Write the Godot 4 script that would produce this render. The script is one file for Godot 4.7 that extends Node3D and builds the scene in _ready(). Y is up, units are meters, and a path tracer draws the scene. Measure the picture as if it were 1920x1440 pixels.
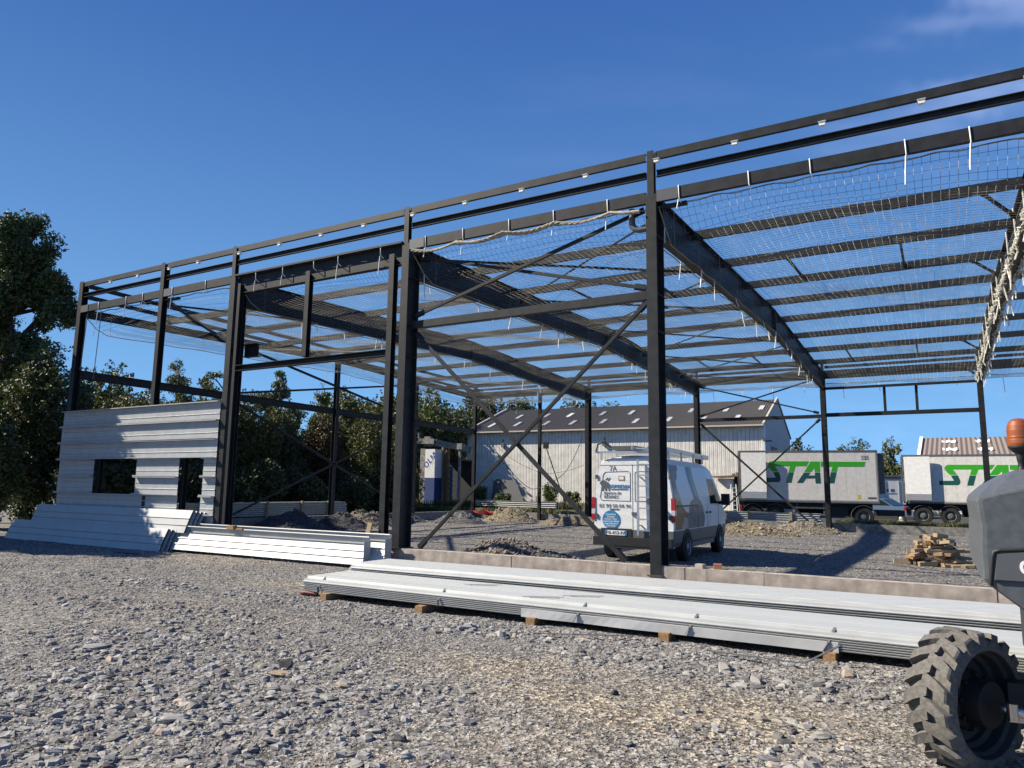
extends Node3D

# ---------------------------------------------------------------- mesh collector
class MB:
	var v := PackedVector3Array()
	var n := PackedVector3Array()
	var uv := PackedVector2Array()
	var c := PackedColorArray()
	var col := Color(1, 1, 1)
	var use_col := false

	func tri(a: Vector3, b: Vector3, d: Vector3, ua := Vector2.ZERO, ub := Vector2.ZERO, ud := Vector2.ZERO) -> void:
		var nn = (b - a).cross(d - a)
		if nn.length_squared() < 1e-16:
			return
		nn = nn.normalized()
		v.append(a); v.append(d); v.append(b)
		uv.append(ua); uv.append(ud); uv.append(ub)
		for k in 3:
			n.append(nn)
			c.append(col)

	# a, b, d, e anticlockwise seen from outside
	func quad(a: Vector3, b: Vector3, d: Vector3, e: Vector3) -> void:
		tri(a, b, d, Vector2(0, 1), Vector2(1, 1), Vector2(1, 0))
		tri(a, d, e, Vector2(0, 1), Vector2(1, 0), Vector2(0, 0))

	func hexa(p: Array) -> void: # 4 bottom anticlockwise seen from above, then 4 top
		quad(p[3], p[2], p[1], p[0])
		quad(p[4], p[5], p[6], p[7])
		for k in 4:
			var j = (k + 1) % 4
			quad(p[k], p[j], p[4 + j], p[4 + k])

	func obox(t: Transform3D, s: Vector3) -> void:
		var h = s * 0.5
		var p = []
		for y in [-1, 1]:
			for q in [[-1, 1], [1, 1], [1, -1], [-1, -1]]:
				p.append(t * Vector3(q[0] * h.x, y * h.y, q[1] * h.z))
		hexa(p)

	func box(ctr: Vector3, s: Vector3) -> void:
		obox(Transform3D(Basis(), ctr), s)

	func mm(x0: float, x1: float, y0: float, y1: float, z0: float, z1: float) -> void:
		box(Vector3((x0 + x1) * 0.5, (y0 + y1) * 0.5, (z0 + z1) * 0.5), Vector3(absf(x1 - x0), absf(y1 - y0), absf(z1 - z0)))

	func frame(p0: Vector3, p1: Vector3, up := Vector3.UP) -> Transform3D: # x across, y up, z along
		var z = (p1 - p0).normalized()
		if absf(z.dot(up)) > 0.98:
			up = Vector3.RIGHT
		var x = up.cross(z).normalized()
		var y = z.cross(x)
		return Transform3D(Basis(x, y, z), (p0 + p1) * 0.5)

	func bar(p0: Vector3, p1: Vector3, w: float, h: float, up := Vector3.UP) -> void:
		obox(frame(p0, p1, up), Vector3(w, h, p0.distance_to(p1)))

	# I section: depth along "up", flange width across
	func ibeam(p0: Vector3, p1: Vector3, depth: float, fw: float, up := Vector3.UP, tf := 0.016, tw := 0.012) -> void:
		var f = frame(p0, p1, up)
		var l = p0.distance_to(p1)
		obox(f * Transform3D(Basis(), Vector3(0, depth * 0.5 - tf * 0.5, 0)), Vector3(fw, tf, l))
		obox(f * Transform3D(Basis(), Vector3(0, -depth * 0.5 + tf * 0.5, 0)), Vector3(fw, tf, l))
		obox(f, Vector3(tw, depth - 2 * tf, l - 0.001))

	# C section open to +across (side = 1) or -across
	func cbeam(p0: Vector3, p1: Vector3, depth: float, fw: float, side := 1.0, up := Vector3.UP, t := 0.012) -> void:
		var f = frame(p0, p1, up)
		var l = p0.distance_to(p1)
		obox(f * Transform3D(Basis(), Vector3(-side * (fw * 0.5 - t * 0.5), 0, 0)), Vector3(t, depth, l))
		for s in [-1, 1]:
			obox(f * Transform3D(Basis(), Vector3(side * t * 0.5, s * (depth * 0.5 - t * 0.5), 0)), Vector3(fw - t, t, l - 0.001))

	func tube(pts: Array, r: float, sides := 6, r1 := -1.0) -> void:
		if r1 < 0:
			r1 = r
		var rings = []
		var x := Vector3.ZERO
		for i in pts.size():
			var d: Vector3 = (pts[mini(i + 1, pts.size() - 1)] - pts[maxi(i - 1, 0)]).normalized()
			if i == 0:
				x = d.cross(Vector3.UP if absf(d.y) < 0.9 else Vector3.RIGHT).normalized()
			x = (x - d * x.dot(d)).normalized()
			var y = d.cross(x)
			var rr = lerpf(r, r1, float(i) / maxf(pts.size() - 1, 1))
			var ring = []
			for k in sides:
				var a = TAU * k / sides
				ring.append([pts[i] + (x * cos(a) + y * sin(a)) * rr, x * cos(a) + y * sin(a)])
			rings.append(ring)
		for i in rings.size() - 1:
			for k in sides:
				var j = (k + 1) % sides
				sq(rings[i][k], rings[i][j], rings[i + 1][j], rings[i + 1][k])
		for e in [0, rings.size() - 1]:
			for k in range(1, sides - 1):
				if e == 0:
					tri(rings[e][0][0], rings[e][k + 1][0], rings[e][k][0])
				else:
					tri(rings[e][0][0], rings[e][k][0], rings[e][k + 1][0])

	func sq(a, b, d, e) -> void: # smooth quad, each [pos, normal], anticlockwise from outside
		for q in [a, d, b, a, e, d]:
			v.append(q[0]); n.append(q[1]); uv.append(Vector2.ZERO); c.append(col)

	# profile of [r, y] turned about the y axis of t
	func lathe(prof: Array, t: Transform3D, sides := 24) -> void:
		for i in prof.size() - 1:
			var d = Vector2(prof[i + 1][0] - prof[i][0], prof[i + 1][1] - prof[i][1])
			if d.length() < 1e-6:
				continue
			var nr = Vector2(d.y, -d.x).normalized()
			for k in sides:
				var q = []
				for e in [[i, k], [i, k + 1], [i + 1, k + 1], [i + 1, k]]:
					var a = TAU * e[1] / sides
					q.append([t * Vector3(prof[e[0]][0] * cos(a), prof[e[0]][1], -prof[e[0]][0] * sin(a)), (t.basis * Vector3(nr.x * cos(a), nr.y, -nr.x * sin(a))).normalized()])
				sq(q[0], q[1], q[2], q[3])

	# flat polygon (anticlockwise in x, y) pushed out along z of t, from z = 0 to z = d
	func prism(poly: PackedVector2Array, t: Transform3D, d: float) -> void:
		if Geometry2D.is_polygon_clockwise(poly):
			poly.reverse()
		var idx = Geometry2D.triangulate_polygon(poly)
		for k in range(0, idx.size(), 3):
			var a = poly[idx[k]]
			var b = poly[idx[k + 1]]
			var e = poly[idx[k + 2]]
			if (b - a).cross(e - a) < 0:
				var w = b
				b = e
				e = w
			tri(t * Vector3(a.x, a.y, d), t * Vector3(b.x, b.y, d), t * Vector3(e.x, e.y, d))
			tri(t * Vector3(a.x, a.y, 0), t * Vector3(e.x, e.y, 0), t * Vector3(b.x, b.y, 0))
		for k in poly.size():
			var a = poly[k]
			var b = poly[(k + 1) % poly.size()]
			quad(t * Vector3(a.x, a.y, 0), t * Vector3(b.x, b.y, 0), t * Vector3(b.x, b.y, d), t * Vector3(a.x, a.y, d))

	# open polyline of (z, y) drawn along x; rolled sheet with a little thickness
	func sheet(prof: Array, x0: float, x1: float, t := Transform3D(), thick := 0.003) -> void:
		for i in prof.size() - 1:
			var a = prof[i]
			var b = prof[i + 1]
			var d = (b - a)
			var nr = Vector2(-d.y, d.x).normalized() * thick
			quad(t * Vector3(x0, a.y, a.x), t * Vector3(x1, a.y, a.x), t * Vector3(x1, b.y, b.x), t * Vector3(x0, b.y, b.x))
			quad(t * Vector3(x0, b.y + nr.y, b.x + nr.x), t * Vector3(x1, b.y + nr.y, b.x + nr.x), t * Vector3(x1, a.y + nr.y, a.x + nr.x), t * Vector3(x0, a.y + nr.y, a.x + nr.x))
			for e in [x0, x1]:
				quad(t * Vector3(e, a.y, a.x), t * Vector3(e, b.y, b.x), t * Vector3(e, b.y + nr.y, b.x + nr.x), t * Vector3(e, a.y + nr.y, a.x + nr.x))

	func mesh(m: Material) -> ArrayMesh:
		var arr = []
		arr.resize(Mesh.ARRAY_MAX)
		arr[Mesh.ARRAY_VERTEX] = v
		arr[Mesh.ARRAY_NORMAL] = n
		arr[Mesh.ARRAY_TEX_UV] = uv
		if use_col:
			arr[Mesh.ARRAY_COLOR] = c
		var am := ArrayMesh.new()
		am.add_surface_from_arrays(Mesh.PRIMITIVE_TRIANGLES, arr)
		am.surface_set_material(0, m)
		return am

# ---------------------------------------------------------------- scene helpers
var M := {}
var counts := {}
var rng := RandomNumberGenerator.new()
var hn := FastNoiseLite.new()
var pn := FastNoiseLite.new()

func numbered(called: String, parent: Node) -> String:
	var k = str(parent.get_instance_id()) + called
	var i: int = counts.get(k, 0)
	counts[k] = i + 1
	return called if i == 0 else "%s_%03d" % [called, i]

func tag(o: Node, label := "", category := "", group := "", kind := "") -> Node:
	if label: o.set_meta("label", label)
	if category: o.set_meta("category", category)
	if group: o.set_meta("group", group)
	if kind: o.set_meta("kind", kind)
	return o

func thing(called: String, label: String, category: String, at := Vector3.ZERO, turn := 0.0, group := "") -> Node3D:
	var o := Node3D.new()
	o.name = numbered(called, self)
	add_child(o, true)
	o.position = at
	o.rotation.y = turn
	tag(o, label, category, group)
	return o

func obj(called: String, mb: MB, m: Material, parent: Node = self) -> MeshInstance3D:
	var o := MeshInstance3D.new()
	o.mesh = mb.mesh(m)
	o.name = numbered(called, parent)
	parent.add_child(o, true)
	return o

func inst(called: String, mesh: Mesh, parent: Node, t := Transform3D()) -> MeshInstance3D:
	var o := MeshInstance3D.new()
	o.mesh = mesh
	o.name = numbered(called, parent)
	parent.add_child(o, true)
	o.transform = t
	return o

func many(called: String, mesh: Mesh, ts: Array, cols: Array, parent: Node = self) -> MultiMeshInstance3D:
	var mmesh := MultiMesh.new()
	mmesh.transform_format = MultiMesh.TRANSFORM_3D
	mmesh.use_colors = true
	mmesh.mesh = mesh
	mmesh.instance_count = ts.size()
	var b := PackedFloat32Array()
	b.resize(ts.size() * 16)
	for i in ts.size():
		var t: Transform3D = ts[i]
		var k = i * 16
		var x = t.basis.x
		var y = t.basis.y
		var z = t.basis.z
		b[k] = x.x; b[k + 1] = y.x; b[k + 2] = z.x; b[k + 3] = t.origin.x
		b[k + 4] = x.y; b[k + 5] = y.y; b[k + 6] = z.y; b[k + 7] = t.origin.y
		b[k + 8] = x.z; b[k + 9] = y.z; b[k + 10] = z.z; b[k + 11] = t.origin.z
		var cc: Color = cols[i]
		b[k + 12] = cc.r; b[k + 13] = cc.g; b[k + 14] = cc.b; b[k + 15] = 1.0
	mmesh.buffer = b
	var o := MultiMeshInstance3D.new()
	o.multimesh = mmesh
	o.name = numbered(called, parent)
	parent.add_child(o, true)
	return o

func letters(called: String, txt: String, parent: Node, t: Transform3D, height: float, m: Material, bold := true, depth := 0.004, stretch := 1.0) -> MeshInstance3D:
	var tm := TextMesh.new()
	var f := SystemFont.new()
	f.font_names = PackedStringArray(["Droid Sans"])
	f.font_weight = 700 if bold else 400
	tm.font = f
	tm.text = txt
	tm.font_size = 48
	tm.pixel_size = height / 34.0
	tm.depth = depth
	tm.material = m
	var o := MeshInstance3D.new()
	o.mesh = tm
	o.name = numbered(called, parent)
	parent.add_child(o, true)
	o.transform = t * Transform3D(Basis.from_scale(Vector3(stretch, 1, 1)), Vector3.ZERO)
	return o

func lin(r: float, g: float, b: float) -> Color: # linear base colour to the sRGB that materials take
	return Color(r, g, b).linear_to_srgb()

func noise_tex(sd: int, freq: float, lo: float, hi: float, size := 512, type := FastNoiseLite.TYPE_SIMPLEX_SMOOTH, oct := 4, bump := 0.0) -> ImageTexture:
	var f := FastNoiseLite.new()
	f.seed = sd
	f.noise_type = type
	f.frequency = freq
	f.fractal_octaves = oct
	if type == FastNoiseLite.TYPE_CELLULAR:
		f.cellular_return_type = FastNoiseLite.RETURN_CELL_VALUE if bump == 0.0 else FastNoiseLite.RETURN_DISTANCE
		f.fractal_type = FastNoiseLite.FRACTAL_NONE if bump == 0.0 else FastNoiseLite.FRACTAL_FBM
	var im: Image = f.get_seamless_image(size, size)
	if bump != 0.0:
		im.convert(Image.FORMAT_RGBA8)
		im.bump_map_to_normal_map(bump)
		return ImageTexture.create_from_image(im)
	im.convert(Image.FORMAT_L8)
	var d = im.get_data()
	for i in d.size():
		d[i] = int(255.0 * lerpf(lo, hi, d[i] / 255.0))
	im = Image.create_from_data(size, size, false, Image.FORMAT_L8, d)
	im.convert(Image.FORMAT_RGB8)
	return ImageTexture.create_from_image(im)

func mat(key: String, col: Color, rough := 0.6, metal := 0.0, tex: Texture2D = null, scale := 1.0, nrm: Texture2D = null, ns := 1.0) -> StandardMaterial3D:
	var m := StandardMaterial3D.new()
	m.albedo_color = col
	m.roughness = rough
	m.metallic = metal
	m.cull_mode = BaseMaterial3D.CULL_DISABLED
	if tex or nrm:
		m.uv1_triplanar = true
		m.uv1_world_triplanar = true
		m.uv1_scale = Vector3.ONE * scale
	if tex:
		m.albedo_texture = tex
	if nrm:
		m.normal_enabled = true
		m.normal_texture = nrm
		m.normal_scale = ns
	m.resource_name = key
	M[key] = m
	return m

# ---------------------------------------------------------------- scene
func _ready() -> void:
	rng.seed = 7
	hn.seed = 3
	hn.frequency = 0.5
	hn.fractal_octaves = 3
	pn.seed = 11
	pn.frequency = 0.16
	pn.fractal_octaves = 3
	view()
	materials()
	setting()
	frame_building()
	tray_walls()
	nets()
	stacks()
	foundations()
	vehicles()
	far_buildings()
	machine()
	small_things()
	trees()
	gravel()

func view() -> void:
	var cam := Camera3D.new()
	cam.name = "camera"
	add_child(cam)
	cam.position = Vector3(0, 1.7, 12.475)
	cam.basis = Basis(Vector3.UP, 0.5307) * Basis(Vector3.RIGHT, 0.1431) * Basis(Vector3.BACK, 0.0144)
	cam.fov = rad_to_deg(2.0 * atan(720.0 / 1360.4))
	cam.near = 0.1
	cam.far = 900.0
	cam.current = true
	var sky_mat := ProceduralSkyMaterial.new()
	sky_mat.sky_top_color = lin(0.0118, 0.050, 0.205)
	sky_mat.sky_horizon_color = lin(0.15, 0.33, 0.565)
	sky_mat.sky_curve = 0.24
	sky_mat.ground_bottom_color = lin(0.06, 0.058, 0.055)
	sky_mat.ground_horizon_color = lin(0.12, 0.16, 0.2)
	sky_mat.sun_angle_max = 1.0
	sky_mat.sky_cover = wisps()
	sky_mat.sky_cover_modulate = Color(0.42, 0.42, 0.44, 1)
	var sky := Sky.new()
	sky.sky_material = sky_mat
	var env := Environment.new()
	env.background_mode = Environment.BG_SKY
	env.sky = sky
	env.tonemap_mode = Environment.TONE_MAPPER_LINEAR
	env.tonemap_exposure = 1.9
	env.background_energy_multiplier = 1.0
	env.sdfgi_enabled = true
	env.ssao_enabled = true
	env.ssil_enabled = true
	var we := WorldEnvironment.new()
	we.name = "world_environment"
	we.environment = env
	add_child(we)
	var sun := DirectionalLight3D.new()
	sun.name = "sun"
	sun.light_energy = 1.6
	sun.light_color = Color(1.0, 0.955, 0.875)
	sun.light_angular_distance = 0.5
	sun.shadow_enabled = true
	add_child(sun)
	var el = deg_to_rad(39.0)
	var az = deg_to_rad(65.5)
	var to_sun = Vector3(-sin(az) * cos(el), sin(el), cos(az) * cos(el))
	sun.look_at_from_position(to_sun * 50.0, Vector3.ZERO, Vector3.UP)

func wisps() -> ImageTexture:
	# thin cirrus, spread round the whole sky
	var w := 1024
	var h := 512
	var f := FastNoiseLite.new()
	f.seed = 21
	f.frequency = 1.0
	f.fractal_octaves = 5
	f.domain_warp_enabled = true
	f.domain_warp_amplitude = 0.35
	f.domain_warp_frequency = 1.6
	var g := FastNoiseLite.new()
	g.seed = 5
	g.frequency = 0.9
	var patches = [[Vector3(0.085, 0.49, -0.865), 0.75, 0.17], [Vector3(0.0, 0.46, -0.89), 0.3, 0.16], [Vector3(-0.27, 0.5, -0.82), 0.05, 0.35], [Vector3(0.3, 0.5, -0.8), 0.5, 0.3], [Vector3(0.7, 0.4, 0.6), 0.4, 0.6], [Vector3(-0.6, 0.5, 0.6), 0.3, 0.5], [Vector3(0.05, 0.12, -0.99), 0.12, 0.4]]
	for q in patches:
		q[0] = q[0].normalized()
	var im := Image.create(w, h, false, Image.FORMAT_RGBA8)
	im.fill(Color(1, 1, 1, 0))
	for y in range(0, h / 2):
		var up = PI * (0.5 - (y + 0.5) / h)
		for x in w:
			var a = TAU * (x + 0.5) / w
			var d = Vector3(cos(up) * sin(a), sin(up), -cos(up) * cos(a))
			# project on a high layer and stretch along one way, as wind does
			var k = 1.0 / (d.y + 0.12)
			var p = Vector2(d.x * k, d.z * k).rotated(0.5)
			var s = f.get_noise_2d(p.x * 1.1, p.y * 4.6)
			var mask = 0.0
			for q in patches:
				mask = maxf(mask, q[1] * smoothstep(cos(q[2]), 1.0, d.dot(q[0])))
			var v = smoothstep(-0.15, 0.6, s + 0.3 * f.get_noise_2d(p.x * 3.0 + 9.0, p.y * 9.0)) * mask
			im.set_pixel(x, y, Color(1, 1, 1, clampf(v, 0, 1)))
	return ImageTexture.create_from_image(im)

func materials() -> void:
	var soft = noise_tex(1, 0.012, 0.72, 1.0)
	var pale = noise_tex(3, 0.012, 0.9, 1.0)
	var fine = noise_tex(2, 0.06, 0.8, 1.0)
	var streak = noise_tex(4, 0.02, 0.62, 1.0)
	var grit = noise_tex(6, 0.15, 0.0, 1.0, 512, FastNoiseLite.TYPE_SIMPLEX, 3, 3.0)
	var cells = noise_tex(8, 0.055, 0.35, 1.0, 1024, FastNoiseLite.TYPE_CELLULAR, 1)
	var cellb = noise_tex(8, 0.055, 0.0, 1.0, 1024, FastNoiseLite.TYPE_CELLULAR, 2, 9.0)
	mat("ground", Color(1, 1, 1), 0.95, 0, cells, 0.55, cellb, 1.2).vertex_color_use_as_albedo = true
	mat("stone", Color(1, 1, 1), 0.9, 0, fine, 1.5, grit, 0.4).vertex_color_use_as_albedo = true
	mat("asphalt", lin(0.055, 0.056, 0.06), 0.9, 0, soft, 0.3, grit, 0.5)
	mat("field", lin(0.05, 0.06, 0.025), 0.95, 0, soft, 0.1)
	mat("verge", lin(0.09, 0.085, 0.05), 0.95, 0, soft, 0.7, grit, 1.0)
	mat("steel", lin(0.029, 0.031, 0.035), 0.5, 0.0, soft, 0.6, grit, 0.06).metallic_specular = 0.35
	mat("steel_worn", lin(0.085, 0.085, 0.085), 0.55, 0.0, streak, 0.9)
	mat("tray", lin(0.42, 0.435, 0.445), 0.45, 0.0, pale, 0.35)
	mat("deck", lin(0.46, 0.475, 0.475), 0.42, 0.1, pale, 0.3)
	mat("deck_darker", lin(0.43, 0.45, 0.45), 0.5, 0.1, pale, 0.3)  # slightly darker deck tone for every other sheet of a pile
	mat("concrete", lin(0.48, 0.42, 0.37), 0.9, 0, soft, 0.6, grit, 0.5)
	mat("concrete_grey", lin(0.30, 0.295, 0.28), 0.9, 0, streak, 0.4, grit, 0.6)
	var nm = mat("net", lin(0.85, 0.84, 0.80), 0.9)
	nm.backlight_enabled = true
	nm.backlight = Color(1.0, 1.0, 0.97)
	mat("rope", lin(0.42, 0.38, 0.31), 0.95, 0, fine, 20.0)
	mat("tie", lin(0.8, 0.8, 0.78), 0.6)
	mat("timber", lin(0.42, 0.25, 0.12), 0.85, 0, streak, 3.0, grit, 0.4)
	mat("timber_pale", lin(0.50, 0.38, 0.24), 0.85, 0, streak, 4.0, grit, 0.4)
	mat("timber_dark", lin(0.16, 0.11, 0.08), 0.9, 0, streak, 4.0, grit, 0.4)
	mat("black", lin(0.012, 0.012, 0.013), 0.6)
	mat("rubber", lin(0.022, 0.022, 0.022), 0.85, 0, fine, 3.0)
	mat("rubber_dusty", lin(0.19, 0.18, 0.165), 0.95, 0, noise_tex(12, 0.03, 0.62, 1.0), 2.0, grit, 0.6)
	mat("paint_white", lin(0.76, 0.77, 0.77), 0.3)
	mat("van_grey", lin(0.10, 0.105, 0.11), 0.45)
	mat("rim", lin(0.40, 0.41, 0.42), 0.4, 0.1)
	mat("aluminium", lin(0.55, 0.55, 0.56), 0.35, 0.7)
	mat("glass_dark", lin(0.012, 0.02, 0.018), 0.12).metallic_specular = 0.25
	mat("red", lin(0.35, 0.02, 0.025), 0.3)
	mat("blue", lin(0.02, 0.20, 0.42), 0.5)
	mat("navy", lin(0.015, 0.05, 0.20), 0.5)
	mat("ink", lin(0.08, 0.08, 0.09), 0.6)
	mat("white_print", lin(0.78, 0.78, 0.78), 0.5)
	mat("yellow", lin(0.62, 0.5, 0.05), 0.5)
	mat("trailer", lin(0.76, 0.735, 0.69), 0.5, 0, pale, 0.5)
	mat("trailer_door", lin(0.74, 0.75, 0.75), 0.5, 0, pale, 0.6)
	mat("trailer_grey", lin(0.16, 0.165, 0.17), 0.5, 0, soft, 0.8)
	mat("green", lin(0.03, 0.36, 0.012), 0.5)
	mat("green_dark", lin(0.005, 0.075, 0.065), 0.5)
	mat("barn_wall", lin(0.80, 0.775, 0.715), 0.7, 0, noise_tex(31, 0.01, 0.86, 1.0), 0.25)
	mat("barn_rust", lin(0.30, 0.21, 0.12), 0.9, 0, streak, 0.5)
	mat("barn_roof", lin(0.105, 0.098, 0.094), 0.9, 0, streak, 0.4, grit, 0.5)
	mat("roof_light", lin(0.62, 0.64, 0.64), 0.5)
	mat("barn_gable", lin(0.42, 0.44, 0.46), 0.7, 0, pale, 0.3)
	mat("fascia", lin(0.48, 0.42, 0.36), 0.8)
	mat("tank_white", lin(0.70, 0.71, 0.73), 0.5, 0, pale, 0.8)
	mat("tank_blue", lin(0.045, 0.09, 0.30), 0.5, 0, noise_tex(33, 0.03, 0.5, 1.0), 0.6)
	mat("pipe_blue", lin(0.02, 0.14, 0.38), 0.6, 0, noise_tex(35, 0.04, 0.3, 1.0), 2.0)
	mat("rust_post", lin(0.28, 0.17, 0.10), 0.9, 0, streak, 1.5)
	mat("machine_grey", lin(0.098, 0.110, 0.124), 0.45, 0, noise_tex(37, 0.02, 0.82, 1.0), 1.2)
	mat("machine_dark", lin(0.075, 0.08, 0.088), 0.45)
	mat("rim_dark", lin(0.055, 0.056, 0.058), 0.6, 0, soft, 2.0)
	mat("chrome", lin(0.55, 0.55, 0.56), 0.2, 1.0)
	var amber = mat("amber", lin(0.26, 0.062, 0.003), 0.1)
	amber.clearcoat_enabled = true
	amber.backlight_enabled = true
	amber.backlight = lin(0.12, 0.025, 0.002)
	mat("bark", lin(0.09, 0.075, 0.06), 0.95, 0, streak, 3.0, grit, 1.0)
	for k in [["leaf", 1.0]]:
		var lm = mat("leaf", Color(1, 1, 1), 0.55)
		lm.vertex_color_use_as_albedo = true
		lm.backlight_enabled = true
		lm.backlight = Color(0.45, 0.5, 0.2)
	var gm = mat("grass", Color(1, 1, 1), 0.8)
	gm.vertex_color_use_as_albedo = true
	var win = mat("tail_white", lin(0.6, 0.58, 0.58), 0.3)
	win.metallic = 0.2
	# perforated deck: rows of small holes, repeated along the sheet
	var im := Image.create(64, 64, false, Image.FORMAT_RGB8)
	im.fill(Color(1, 1, 1))
	for y in 64:
		for x in 64:
			var q = Vector2(fmod(x + (8.0 if int(y / 16.0) % 2 == 1 else 0.0), 16.0) - 8.0, fmod(y, 16.0) - 8.0)
			if q.length() < 4.2:
				im.set_pixel(x, y, Color(0.55, 0.6, 0.61))
	var pm = mat("perforated", lin(0.52, 0.535, 0.535), 0.45, 0.1, ImageTexture.create_from_image(im), 14.0)
	pm.uv1_triplanar_sharpness = 8.0

func gh(x: float, z: float) -> float: # height of the gravel yard
	var near = clampf((z + 0.5) / 3.0, 0, 1)
	var h = hn.get_noise_2d(x * 0.5, z * 0.5) * 0.035 * near + hn.get_noise_2d(x * 3.1, z * 3.1) * 0.012
	if z < -23.0:
		h *= clampf((z + 25.0) / 2.0, 0, 1)
	return h

func yard_color(x: float, z: float) -> Color:
	var g = Color(0.335, 0.32, 0.30)
	var beige = Color(0.52, 0.445, 0.335)
	var k = 0.0
	# bare dusty patches where wheels have passed
	for q in [[-1.9, 6.6, 2.6, 1.0], [-3.4, 6.2, 2.0, 0.8], [-1.2, 8.2, 1.6, 0.9], [-2.9, 8.9, 1.0, 0.7], [-8.5, 6.0, 2.5, 0.35], [0.5, 5.6, 1.5, 0.8], [-2.4, 8.0, 1.3, 0.6], [-14.5, 1.0, 3.0, 0.7], [-9.5, 3.2, 1.6, 0.6]]:
		k = maxf(k, q[3] * (1.0 - smoothstep(0.25, 1.0, Vector2(x - q[0], (z - q[1]) * 1.7).length() / q[2])))
	k *= 0.75 + 0.6 * pn.get_noise_2d(x * 4.0, z * 4.0)
	var t = pn.get_noise_2d(x, z)
	g = g * (1.0 + 0.18 * t)
	return g.lerp(beige, clampf(k, 0, 0.85))

func setting() -> void:
	var g := MB.new()
	g.use_col = true
	var xs = []
	var x = -60.0
	while x < 45.0:
		xs.append(x)
		x += 0.25 if x > -14.0 and x < 4.0 else (0.5 if x > -30.0 and x < 10 else 2.5)
	var zs = []
	var z = -26.0
	while z < 30.0:
		zs.append(z)
		z += 0.25 if z > -1.0 and z < 12.0 else (0.6 if z < 0 else 2.5)
	for i in xs.size() - 1:
		for j in zs.size() - 1:
			var p = []
			for q in [[i, j + 1], [i + 1, j + 1], [i + 1, j], [i, j]]:
				var a: float = xs[q[0]]
				var b: float = zs[q[1]]
				p.append([Vector3(a, gh(a, b), b), yard_color(a, b), Vector3(gh(a - 0.1, b) - gh(a + 0.1, b), 0.2, gh(a, b - 0.1) - gh(a, b + 0.1)).normalized()])
			for k in [0, 2, 1, 0, 3, 2]:
				g.v.append(p[k][0]); g.n.append(p[k][2]); g.uv.append(Vector2.ZERO); g.c.append(p[k][1])
	tag(obj("ground", g, M.ground), "", "", "", "structure")
	var f := MB.new()
	f.mm(-420, 420, -0.6, -0.075, -420, 420)
	tag(obj("field", f, M.field), "", "", "", "structure")
	var r := MB.new()
	r.mm(-27, 60, -0.3, -0.02, -47, -25.6)
	tag(obj("road", r, M.asphalt), "", "", "", "structure")
	var b := MB.new() # raised verge between the building and the road
	b.hexa([Vector3(-4.2, -0.1, -24.1), Vector3(30, -0.1, -24.1), Vector3(30, -0.1, -27.2), Vector3(-4.2, -0.1, -27.2), Vector3(-4.2, 0.30, -24.5), Vector3(30, 0.34, -24.5), Vector3(30, 0.2, -26.6), Vector3(-4.2, 0.18, -26.6)])
	tag(obj("verge", b, M.verge), "", "", "", "structure")
	var bk := MB.new() # bank in front of the barn and shelter
	bk.hexa([Vector3(-60, -0.1, -25.0), Vector3(-9, -0.1, -25.6), Vector3(-9, -0.1, -44), Vector3(-60, -0.1, -44), Vector3(-60, 0.62, -27.0), Vector3(-11.5, 0.42, -30.5), Vector3(-11.5, 0.42, -43), Vector3(-60, 0.62, -43)])
	tag(obj("bank", bk, M.verge), "", "", "", "structure")

# ---------------------------------------------------------------- the steel hall
const AX := [-23.37, -19.14, -16.05, -10.18, -4.365, 1.68, 7.5]
const BZ := -23.2

func rtop(z: float) -> float: # top of the rafters
	var t = clampf(-z / 11.6, 0, 1)
	if z < -11.6:
		return lerpf(7.56, 7.14, (-z - 11.6) / 11.6)
	return lerpf(7.2, 7.56, t)

func part(fr: Node, called: String, f: Callable, m: Material = null) -> MeshInstance3D:
	var mb := MB.new()
	f.call(mb)
	return obj(called, mb, m if m else M.steel, fr)

func bolts(col: Node3D, x: float, y0: float, y1: float, z: float, k: int, side := 1.0) -> void:
	var mb := MB.new()
	for i in k:
		var y = lerpf(y0, y1, float(i) / (k - 1))
		for s in [-0.055, 0.055]:
			mb.tube([Vector3(x + s, y, z), Vector3(x + s, y, z + 0.03 * side)], 0.018, 6)
	tag(obj("bolts", mb, M.steel_worn, col), "", "", "", "stuff")

func column(fr: Node, x: float, z: float, y0: float, y1: float, depth: float, fw: float, front := true) -> void:
	var zc = z - depth * 0.5 if front else z + depth * 0.5
	var mb := MB.new()
	mb.ibeam(Vector3(x, y0, zc), Vector3(x, y1, zc), depth, fw, Vector3.BACK, 0.018, 0.012)
	for y in [y1 - 0.012, y1 - 0.78, 5.3, 4.6]: # stiffeners
		if y > y0:
			mb.mm(x - fw * 0.48, x + fw * 0.48, y - 0.008, y + 0.008, zc - depth * 0.45, zc + depth * 0.45)
	var c = obj("column", mb, M.steel, fr)
	var bp := MB.new()
	bp.mm(x - fw * 0.7, x + fw * 0.7, y0 - 0.02, y0 + 0.004, zc - depth * 0.6, zc + depth * 0.6)
	obj("base_plate", bp, M.steel_worn, c)
	if front:
		bolts(c, x, y1 - 0.7, y1 - 0.1, z - depth - 0.012, 6, -1.0)

func post(fr: Node, called: String, p0: Vector3, p1: Vector3, w: float, d: float) -> void:
	var mb := MB.new()
	mb.cbeam(p0, p1, d, w, -1.0, Vector3.BACK, 0.01)
	obj(called, mb, M.steel, fr)

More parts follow.
